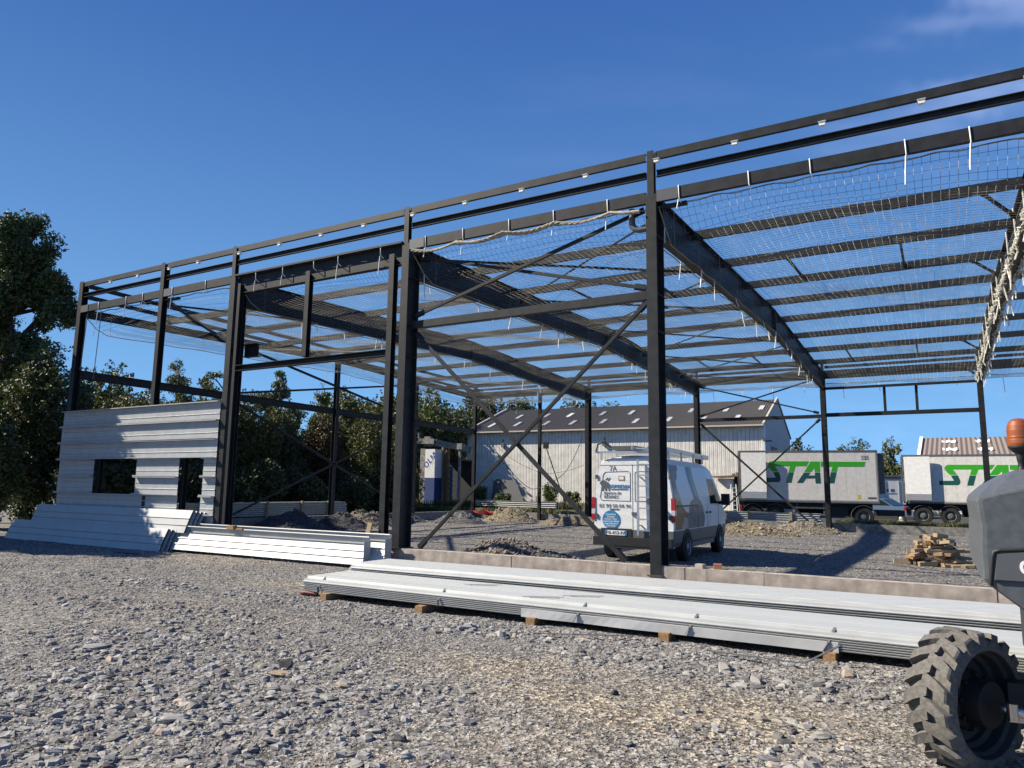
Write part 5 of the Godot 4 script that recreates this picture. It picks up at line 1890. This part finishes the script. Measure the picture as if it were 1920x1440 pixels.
	bk2.obox(Transform3D(Basis(Vector3.UP, -0.2), Vector3(0, 0.035, 0)), Vector3(0.14, 0.07, 0.12))
	var bo2 = obj("stone_piece", bk2, M.concrete)
	bo2.position = Vector3(-3.62, 0.4, -0.14)
	tag(bo2, "pale stone piece on the foundation beside the orange brick", "stone")
	# hanging cables at the back
	for q in [["slack dark cable hanging between the thin back post and the centre back column", [-22.31, 4.76, -21.39, 3.31, -19.81, 1.89, -18.91, 1.78, -17.36, 2.62, -16.32, 4.46], -22.9], ["thin dark line hanging slack behind the longer cable", [-22.0, 4.3, -21.0, 3.5, -19.8, 2.9, -18.6, 2.55, -17.2, 2.7, -16.3, 3.0], -23.0]]:
		var cv := Curve3D.new()
		var pts = q[1]
		for k in range(0, pts.size(), 2):
			var a = Vector3(pts[maxi(k - 2, 0)], pts[maxi(k - 1, 1)], 0)
			var b = Vector3(pts[mini(k + 2, pts.size() - 2)], pts[mini(k + 3, pts.size() - 1)], 0)
			var tg = (b - a) * 0.17
			cv.add_point(Vector3(pts[k], pts[k + 1], q[2]), -tg, tg)
		var cb := MB.new()
		cb.tube(Array(cv.tessellate(4, 3)), 0.018 if q[2] > -22.95 else 0.01, 5)
		tag(obj("cable", cb, M.black), q[0], "cable")
	var pr := MB.new()
	pr.tube([Vector3(-16.6, 0.3, -21.9), Vector3(-18.6, 4.0, -23.0)], 0.03, 6)
	pr.mm(-18.75, -18.45, 3.9, 4.25, -23.05, -22.95)
	tag(obj("prop", pr, M.steel), "slim slanting prop leaning towards the barn beside the centre back column", "prop")
	for x in [[-22.85, 5.25], [-22.1, 4.9]]:
		var hr := MB.new()
		hr.tube([Vector3(x[0], 6.95, 0.0), Vector3(x[0] - 0.04, x[1] + 0.3, 0.02), Vector3(x[0] - 0.06, x[1], 0.02)], 0.012, 5)
		hr.lathe([[0.001, -0.04], [0.035, 0.0], [0.02, 0.06], [0.001, 0.07]], Transform3D(Basis(), Vector3(x[0] - 0.06, x[1] - 0.04, 0.02)), 8)
		tag(obj("hanging_cord", hr, M.ink), "thin dark cord hanging from the corner eaves, " + ("near the corner column" if x[1] > 5 else "the longer one, farther from the corner"), "cord")
	# pale plastic strip on the ground at the left
	var ws := MB.new()
	ws.tube([Vector3(-17.9, 0.03, 1.5), Vector3(-17.3, 0.05, 1.75), Vector3(-16.6, 0.03, 1.6)], 0.03, 5)
	tag(obj("plastic_strip", ws, M.machine_grey), "pale plastic strip on the shaded ground before the leaning trays", "plastic strip")

# ---------------------------------------------------------------- trees
func leaf_clump(sd: int, n := 8, long := 1.0) -> MB:
	var lr := RandomNumberGenerator.new()
	lr.seed = sd
	var mb := MB.new()
	for i in n:
		var c = Vector3(lr.randf_range(-1, 1), lr.randf_range(-1, 1), lr.randf_range(-1, 1)) * 0.8
		var b = Basis.from_euler(Vector3(lr.randf() * TAU, lr.randf() * TAU, lr.randf() * TAU))
		var s = lr.randf_range(0.4, 0.62)
		var a = c + b * Vector3(-s * long, 0, 0)
		var e = c + b * Vector3(s * long, 0, 0)
		var u = c + b * Vector3(0, 0.12 * s, s * 0.5)
		var w = c + b * Vector3(0, 0.12 * s, -s * 0.5)
		mb.tri(a, u, e)
		mb.tri(a, e, w)
	return mb

func tree(called: String, label: String, cat: String, at: Vector3, blobs: Array, n: int, size: float, tone: Color, trunk_h: float, trunk_r: float, group := "", gap := 0.0) -> void:
	var t = thing(called, label, cat, at, 0.0, group)
	var lr := RandomNumberGenerator.new()
	lr.seed = int(absf(at.x * 53 + at.z * 29)) + n
	var tb := MB.new()
	if trunk_h > 0:
		var pts = []
		for k in 7:
			pts.append(Vector3(lr.randf_range(-0.1, 0.1) * k * 0.4, -0.2 + trunk_h * k / 6.0, lr.randf_range(-0.1, 0.1) * k * 0.4))
		tb.tube(pts, trunk_r, 8, trunk_r * 0.35)
		for q in blobs:
			var c: Vector3 = q[0]
			var s = pts[clampi(int(6.0 * (c.y - q[1].y * 0.6) / trunk_h), 2, 6)]
			var m = s.lerp(c, 0.5) + Vector3(lr.randf_range(-0.3, 0.3), lr.randf_range(-0.2, 0.3), lr.randf_range(-0.3, 0.3))
			tb.tube([s, m, c], trunk_r * 0.4, 6, trunk_r * 0.1)
			for k in 3:
				var d = Vector3(lr.randf_range(-1, 1), lr.randf_range(-0.6, 1), lr.randf_range(-1, 1)).normalized()
				tb.tube([m.lerp(c, 0.6), c + d * q[1] * 0.75], trunk_r * 0.14, 5, trunk_r * 0.04)
		obj("trunk", tb, M.bark, t)
	var wsum := 0.0
	var wts = []
	for q in blobs:
		var v = pow(q[1].x * q[1].y * q[1].z, 0.75)
		wts.append(v)
		wsum += v
	var ts = []
	var cs = []
	var tries := 0
	while ts.size() < n and tries < n * 6:
		tries += 1
		var k = lr.randf() * wsum
		var bi := 0
		while bi < wts.size() - 1 and k > wts[bi]:
			k -= wts[bi]
			bi += 1
		var q = blobs[bi]
		var d = Vector3(lr.randfn(), lr.randfn(), lr.randfn()).normalized()
		var rr = pow(lr.randf(), 0.45)
		# sprays push past the outline, hollows bite into it
		var edge = 1.0 + 0.32 * pn.get_noise_3d(d.x * 9.0 + bi * 7.0, d.y * 9.0, d.z * 9.0) + 0.2 * hn.get_noise_3d(d.x * 9.0 + bi * 3.0, d.y * 9.0, d.z * 9.0)
		var p: Vector3 = q[0] + d * q[1] * rr * edge
		var g = hn.get_noise_3d((at.x + p.x) * 2.2, (at.y + p.y) * 2.2, (at.z + p.z) * 2.2)
		if g < -0.28 + gap or at.y + p.y < 0.05:
			continue
		var s = size * lr.randf_range(0.55, 1.55)
		ts.append(Transform3D(Basis.from_euler(Vector3(lr.randf() * TAU, lr.randf() * TAU, lr.randf() * TAU)).scaled(Vector3.ONE * s), p))
		var c = tone * lr.randf_range(0.65, 1.4)
		if lr.randf() < 0.08: c = Color(tone.g * 1.5, tone.g * 1.25, tone.b * 0.9)
		cs.append(c)
	tag(many("crown", leaf_clump(lr.randi_range(1, 50)).mesh(M.leaf), ts, cs, t), "", "", "", "stuff")

func spire(h: float, r: float, lr: RandomNumberGenerator) -> Array: # clumps of a young leafy tree, narrower towards the top
	var b = []
	var lean = Vector2(lr.randf_range(-0.35, 0.35), lr.randf_range(-0.35, 0.35))
	var y = 0.7
	while y < h - 0.2:
		var u = y / h
		var w = r * pow(1.0 - u, 0.6) * lr.randf_range(0.7, 1.25) + 0.12
		for s in (3 if u < 0.75 else 2):
			var a = lr.randf() * TAU
			var o = lr.randf_range(0.3, 0.95) * w
			var q = w * lr.randf_range(0.32, 0.6) + 0.1
			b.append([Vector3(cos(a) * o + lean.x * u * 2.0, y + lr.randf_range(-0.4, 0.4), sin(a) * o + lean.y * u * 2.0), Vector3(q, q * lr.randf_range(0.6, 0.95), q)])
		y += 0.25 + w * 0.26
	return b

func bush(w: float, h: float, d: float, lr: RandomNumberGenerator, k := 9) -> Array:
	var b = []
	for i in k:
		var p = Vector3(lr.randf_range(-0.6, 0.6) * w, lr.randf_range(0.2, 0.78) * h, lr.randf_range(-0.6, 0.6) * d)
		b.append([p, Vector3(w * 0.36, h * 0.24, d * 0.4) * lr.randf_range(0.75, 1.2)])
	b.append([Vector3(0, h * 0.35, 0), Vector3(w * 0.6, h * 0.4, d * 0.6)])
	return b

func trees() -> void:
	var lr := RandomNumberGenerator.new()
	lr.seed = 12
	var dark = Color(0.065, 0.085, 0.03)
	var mid = Color(0.095, 0.12, 0.036)
	var olive = Color(0.108, 0.118, 0.036)
	var oak = [[Vector3(1.2, 12.6, -0.1), Vector3(0.5, 0.55, 0.5)], [Vector3(2.3, 8.8, -1.0), Vector3(0.7, 0.7, 0.8)], [Vector3(1.0, 7.2, -0.4), Vector3(0.9, 0.8, 0.9)], [Vector3(2.1, 11.6, -0.4), Vector3(0.45, 0.5, 0.5)]]
	for q in [[0.9, 11.3, 0.1, 1.3], [-1.2, 11.0, 0.6, 1.7], [1.7, 10.0, -0.6, 1.0], [0.3, 9.4, 0.0, 1.5], [-1.4, 8.6, 0.0, 1.5], [-0.9, 6.4, 0.0, 1.2], [1.6, 9.0, -0.6, 0.9]]:
		for k in 5:
			var a = Vector3(lr.randfn(), lr.randfn() * 0.8, lr.randfn()).normalized() * q[3] * lr.randf_range(0.35, 0.85)
			oak.append([Vector3(q[0], q[1], q[2]) + a, Vector3.ONE * q[3] * lr.randf_range(0.36, 0.6)])
	tree("oak_tree", "tall dark broadleaf tree at the left edge beside the corner column", "tree", Vector3(-34.0, 0, -2.8), oak, 15000, 0.125, dark * 1.15, 9.0, 0.28, "", 0.04)
	tree("hedge_tree", "dark leafy undergrowth tree below the tall left tree", "tree", Vector3(-32.4, 0, -3.4), bush(3.0, 8.4, 1.6, lr, 15), 11000, 0.12, dark, 4.0, 0.16)
	tree("hedge_tree", "dense shaded bush at the left edge behind the leaning trays", "bush", Vector3(-29.8, 0, -0.6), bush(1.9, 4.6, 1.3, lr, 9), 3600, 0.13, dark * 0.9, 1.6, 0.1)
	tree("hedge_tree", "sunlit green tree just right of the corner column", "tree", Vector3(-33.8, 0, -7.2), bush(1.7, 7.6, 1.6, lr, 12), 5600, 0.11, mid, 5.0, 0.14, "", 0.05)
	# young trees behind the gable
	var young = [
		[-33.4, -10.6, 8.2, 1.5, "pointed young tree seen left of the door bay above the tray wall"],
		[-34.5, -9.0, 6.4, 1.9, "round young tree above the middle of the tray wall"],
		[-34.3, -14.2, 8.0, 1.9, "broad young tree just inside the left edge of the door bay"],
		[-32.6, -16.6, 8.3, 1.45, "tall pointed tree in the middle of the door bay"],
		[-33.4, -20.6, 7.9, 1.1, "slim pointed tree left of the thin gable post in the door bay"],
		[-32.9, -22.4, 7.3, 1.2, "pointed tree directly behind the thin gable post in the door bay"],
		[-33.6, -18.8, 6.4, 1.6, "lower bushy tree between the two pointed trees of the door bay"]]
	for q in young:
		tree("young_tree", q[4], "tree", Vector3(q[0], 0, q[1]), spire(q[2], q[3] * 1.15, lr), 6800, 0.11, mid * lr.randf_range(0.85, 1.15), q[2] * 0.9, 0.11, "young trees behind the gable", 0.04)
	var hedge = [
		[-31.6, -6.5, 6.0, "olive hedge bush seen above the left of the tray wall"], [-31.0, -9.4, 5.9, "olive hedge bush above the tray wall beside the door bay"], [-30.6, -12.2, 6.4, "olive hedge bush at the left side of the door bay"],
		[-30.3, -15.2, 6.0, "dark green hedge bush left of the middle of the door bay"], [-30.0, -18.2, 5.7, "reddish brown hedge bush in the door bay beside the thin gable post"], [-29.7, -21.0, 6.3, "olive hedge bush right of the thin gable post"],
		[-30.4, -24.2, 6.0, "olive hedge bush between the door post and the shelter"]]
	for q in hedge:
		var tone = olive if not q[3].begins_with("dark") else dark
		if q[3].begins_with("reddish"): tone = Color(0.095, 0.06, 0.024)
		tree("hedge_bush", q[3], "bush", Vector3(q[0], 0, q[1]), bush(2.2, q[2], 2.1, lr, 13), 7200, 0.11, tone * 0.8, q[2] * 0.4, 0.1, "hedge bushes behind the gable")
	var low = [[-28.2, -3.6], [-28.0, -7.0], [-27.8, -10.5], [-27.6, -14.0], [-27.5, -17.4], [-27.3, -20.4]]
	var lows = ["behind the leaning trays", "seen through the left window opening", "seen through the door opening", "at the left of the staked trays", "behind the middle of the staked trays", "at the right end of the staked trays"]
	for i in low.size():
		tree("shade_bush", "shade-darkened low bush " + lows[i], "bush", Vector3(low[i][0], 0, low[i][1]), bush(1.5, 3.0, 1.9, lr, 8), 2600, 0.13, dark * 0.7, 0.8, 0.08, "low bushes behind the gable wall")  # leaf tone darkened to stand for the shade of other trees
	# wood behind the shelter and the barn
	var woods = [
		[-40.5, -35.0, 9.6, 3.4, olive, "olive leafy tree behind the shelter, left part"], [-40.0, -40.0, 10.6, 3.6, olive, "olive leafy tree behind the shelter and the barn's left corner"], [-39.5, -29.0, 8.6, 3.0, olive, "green tree left of the shelter behind the back post"],
		[-40.5, -50.5, 11.4, 3.4, dark, "dark tree above the left end of the barn roof"], [-36.2, -52.5, 11.0, 3.2, dark, "dark round tree above the barn roof, second from its left end"], [-31.5, -54.5, 11.2, 2.8, mid, "green tree above the barn roof left of the centre back column"], [-27.6, -56.0, 10.4, 2.2, mid, "green tree above the barn roof just left of the centre back column"]]
	for q in woods:
		tree("wood_tree", q[5], "tree", Vector3(q[0], 0, q[1]), bush(q[3] * 1.5, q[2], q[3], lr, 20), 8000, 0.25, q[4], q[2] * 0.5, 0.2, "trees behind the barn")
	tree("far_tree", "small dark tree at the right foot of the barn gable", "tree", Vector3(-11.6, 0, -67.0), bush(1.6, 7.6, 1.5, lr, 10), 1600, 0.2, dark, 5.0, 0.15)
	tree("far_tree", "thin topped tree above the left trailer", "tree", Vector3(-7.6, 0, -64.0), bush(2.4, 6.7, 1.8, lr, 12), 1700, 0.2, mid, 5.0, 0.15, "", 0.12)
	tree("far_tree", "olive tree in the gap between the two trailers", "tree", Vector3(-3.4, 0, -61.0), spire(6.6, 2.6, lr) + bush(2.6, 4.5, 1.6, lr, 7), 2600, 0.19, olive, 5.0, 0.15, "", 0.02)
	# trees to the left of the yard whose shade falls over the tray wall
	var yards = [
		[-27.6, 2.8, "broad tree beside the yard, left of the tray wall", [[-28.2, 7.2, 2.5, 2.4, 2.2, 1.5], [-25.3, 5.3, 3.5, 2.8, 1.5, 1.3], [-24.7, 5.5, 4.5, 2.2, 1.3, 1.2]]],
		[-29.6, 5.3, "broad tree beside the yard, farther from the hall", [[-29.5, 6.0, 5.2, 3.0, 2.5, 1.9], [-31.5, 8.0, 6.0, 2.4, 2.0, 2.0]]],
		[-27.4, 3.2, "bushy tree at the yard edge by the leaning trays", [[-27.2, 3.0, 3.2, 1.9, 1.8, 1.3]]]]
	for q in yards:
		var yb = []
		for e in q[3]:
			for k in 14:
				var d = Vector3(lr.randfn(), lr.randfn(), lr.randfn()).normalized() * lr.randf_range(0.2, 0.8)
				yb.append([Vector3(e[0] - q[0], e[1], e[2] - q[1]) + d * Vector3(e[3], e[4], e[5]), Vector3.ONE * e[4] * lr.randf_range(0.32, 0.5)])
		tree("yard_tree", q[2], "tree", Vector3(q[0], 0, q[1]), yb, 8500, 0.2, dark, 4.5, 0.2, "trees along the left of the yard", 0.0)
	# verge grass and weeds
	var blade := MB.new()
	for k in 7:
		var a = TAU * k / 7.0 + 0.3
		var d = Vector3(cos(a), 0, sin(a))
		var s = d.cross(Vector3.UP) * 0.07
		blade.tri(d * 0.1 - s, d * 0.1 + s, d * (0.35 + 0.1 * (k % 3)) + Vector3(0, 0.8 + 0.2 * (k % 2), 0))
	var bm = blade.mesh(M.grass)
	var ts = []
	var cs = []
	for i in 9000:
		var x = lr.randf_range(-4.2, 8)
		var z = lr.randf_range(-26.7, -24.4)
		if pn.get_noise_2d(x * 3.0, z * 3.0) < -0.2: continue
		var s = lr.randf_range(0.1, 0.3)
		ts.append(Transform3D(Basis(Vector3.UP, lr.randf() * TAU).scaled(Vector3(s * 1.3, s, s * 1.3)), Vector3(x, lerpf(0.30, 0.18, clampf((-24.5 - z) / 2.1, 0, 1)) - 0.02, z)))
		cs.append([Color(0.10, 0.13, 0.04), Color(0.17, 0.15, 0.07), Color(0.07, 0.10, 0.035)][lr.randi_range(0, 2)] * lr.randf_range(0.7, 1.3))
	for i in 5200:
		var x = lr.randf_range(-36, -12)
		var z = lr.randf_range(-29.5, -24.2)
		if pn.get_noise_2d(x * 2.0, z * 2.0) < 0.0: continue
		var s = lr.randf_range(0.15, 0.55)
		ts.append(Transform3D(Basis(Vector3.UP, lr.randf() * TAU).scaled(Vector3(s * 1.3, s, s * 1.3)), Vector3(x, 0.15 if z > -26 else 0.5, z)))
		cs.append([Color(0.10, 0.13, 0.035), Color(0.15, 0.14, 0.05), Color(0.06, 0.09, 0.03)][lr.randi_range(0, 2)] * lr.randf_range(0.7, 1.3))
	tag(many("grass", bm, ts, cs), "rough grass and weeds on the verge and bank behind the hall", "grass", "", "stuff")
	# weeds at the barn's foot
	for q in [[-33.0, -38.4, 1.6], [-30.8, -38.6, 0.9], [-26.5, -39.0, 1.7], [-24.8, -39.2, 1.1]]:
		tree("weed_bush", "weedy bush growing at the foot of the cream barn wall" + [", at the shelter's right post", ", left of the shadow sheet", ", right of the shadow sheet", ", before the rusty boards"][int(absf(q[0]) * 7) % 4 if false else [-33.0, -30.8, -26.5, -24.8].find(q[0])], "bush", Vector3(q[0], 0.4, q[1]), bush(0.9, q[2], 0.5, lr, 6), 500, 0.13, mid, 0, 0, "weeds along the barn")

# ---------------------------------------------------------------- loose stone of the yard
func gravel() -> void:
	var lr := RandomNumberGenerator.new()
	lr.seed = 99
	var meshes = []
	for k in 5:
		meshes.append(shard(lr, [0.42, 0.6, 0.3, 0.75, 0.5][k], [5, 6, 5, 6, 7][k]).mesh(M.stone))
	var ts = [[], [], [], [], []]
	var cs = [[], [], [], [], []]
	var eye = Vector2(0, 12.475)
	# [x0, x1, z0, z1, count, smallest, largest]
	var beds = [
		[-9.0, 2.5, 4.2, 11.0, 80000, 0.006, 0.022],
		[-18.0, 2.5, 0.8, 11.0, 50000, 0.010, 0.034],
		[-29.0, -12.0, -0.2, 8.0, 16000, 0.016, 0.04],
		[-23.2, 7.0, -11.0, -0.3, 44000, 0.014, 0.034],
		[-23.2, 7.0, -23.0, -10.0, 22000, 0.018, 0.045]]
	for b in beds:
		for i in b[4]:
			var x = lr.randf_range(b[0], b[1])
			var z = lr.randf_range(b[2], b[3])
			if b[2] > -0.3 and x > -9.0 and z > 1.3 and z < 3.9 : continue
			# leave out what lies behind the camera or far outside its view
			var d = Vector2(x, z) - eye
			if d.dot(Vector2(-0.506, -0.862)) < absf(d.dot(Vector2(0.862, -0.506))) * 1.2 - 0.8: continue
			var k = lr.randi_range(0, 4)
			var s = lerpf(b[5], b[6], pow(lr.randf(), 2.2))
			var c = yard_color(x, z)
			var dusty = clampf((c.r - c.b) * 6.0, 0, 1)
			if b[2] > -0.3 and lr.randf() < dusty * 0.8: continue
			add_stone(ts[k], cs[k], lr, x, z, s, 0.35)
	# coarse slate in drifts
	for i in 42000:
		var x = lr.randf_range(-15.0, 1.8)
		var z = lr.randf_range(3.0, 11.0)
		var w = 0.0
		for q in [[-5.2, 9.0, 2.6, 1.9, 1.0], [-6.6, 7.4, 3.0, 1.3, 0.65], [-5.4, 4.9, 1.9, 0.5, 1.0], [-2.0, 5.3, 3.0, 0.55, 0.7], [-4.0, 7.6, 1.0, 0.7, 0.8], [-9.0, 6.2, 4.0, 0.8, 0.35], [-1.2, 7.3, 0.9, 1.3, 0.45], [-12.0, 4.6, 3.0, 0.5, 0.3], [-3.2, 9.3, 1.5, 1.2, 0.5]]:
			w = maxf(w, q[4] * (1.0 - smoothstep(0.35, 1.0, Vector2((x - q[0]) / q[2], (z - q[1]) / q[3]).length())))
		if lr.randf() > w: continue
		var s = lerpf(0.016, 0.078, pow(lr.randf(), 2.8))
		var k = lr.randi_range(0, 4)
		add_stone(ts[k], cs[k], lr, x, z, s, 0.3)
	# loose rubble along the foot of the front wall and round the stacks
	for i in 5000:
		var x = lr.randf_range(-10.0, 2.0)
		var z = lr.randf_range(4.15, 4.9) if lr.randf() < 0.6 else lr.randf_range(-1.4, -0.25)
		var k = lr.randi_range(0, 4)
		add_stone(ts[k], cs[k], lr, x, z, lerpf(0.015, 0.06, pow(lr.randf(), 2.5)), 0.4)
	for k in 5:
		tag(many("gravel", meshes[k], ts[k], cs[k]), "crushed grey slate covering the yard and hall floor", "gravel", "crushed slate", "stuff")
	# single stones that stand out
	var big = [
		[-5.36, 7.42, 0.095, Color(0.05, 0.05, 0.055), "dark slate slab standing on edge in the left foreground", 1],
		[-5.22, 7.62, 0.10, Color(0.42, 0.32, 0.22), "pinkish tan slab lying just below the upright dark slab", 0],
		[-4.55, 7.55, 0.09, Color(0.36, 0.31, 0.26), "warm grey stone right of the upright dark slab", 0],
		[-4.9, 10.0 - 1.1, 0.12, Color(0.36, 0.36, 0.36), "broad pale slate slab in the bottom left corner", 0],
		[-7.6, 7.9, 0.13, Color(0.33, 0.33, 0.33), "pale flat slab in the middle of the left yard", 0],
		[-1.9, 5.05, 0.10, Color(0.30, 0.29, 0.27), "grey boulder below the bent edge cover", 2],
		[-1.55, 5.35, 0.09, Color(0.32, 0.31, 0.3), "grey boulder right of and below the edge cover's middle", 2],
		[-0.85, 4.75, 0.10, Color(0.36, 0.30, 0.25), "tan boulder under the loose grey-green strap", 2],
		[-5.1, 4.75, 0.10, Color(0.42, 0.41, 0.40), "pale rounded stone at the second timber block", 2],
		[-4.55, 4.9, 0.10, Color(0.36, 0.36, 0.36), "grey rounded stone between the second and middle timber blocks", 2],
		[-3.3, 8.3, 0.055, Color(0.07, 0.07, 0.075), "small dark stone in the bare dusty ground at the bottom centre", 2],
		[-2.45, 6.55, 0.05, Color(0.06, 0.06, 0.065), "small black stone on the bare patch in mid foreground", 2]]
	for q in big:
		var mb = shard(lr, [0.28, 0.13, 0.85][q[5]], 6)
		mb.use_col = true
		for i in mb.c.size(): mb.c[i] = q[3]
		var o = obj("stone", mb, M.stone)
		var e = Vector3(lr.randf_range(-0.15, 0.15), lr.randf() * TAU, lr.randf_range(-0.15, 0.15))
		if q[5] == 1: e = Vector3(1.25, 0.5, 0.2)
		o.transform = Transform3D(Basis.from_euler(e).scaled(Vector3.ONE * q[2]), Vector3(q[0], gh(q[0], q[1]) + q[2] * (0.55 if q[5] == 1 else 0.2), q[1]))
		tag(o, q[4], "stone", "large stones in the yard")

func add_stone(ts: Array, cs: Array, lr: RandomNumberGenerator, x: float, z: float, s: float, sink: float) -> void:
	var b = Basis.from_euler(Vector3(lr.randf_range(-0.35, 0.35), lr.randf() * TAU, lr.randf_range(-0.35, 0.35))).scaled(Vector3(s * lr.randf_range(0.8, 1.5), s, s))
	ts.append(Transform3D(b, Vector3(x, gh(x, z) + s * (0.4 - sink), z)))
	cs.append(stone_col(lr))
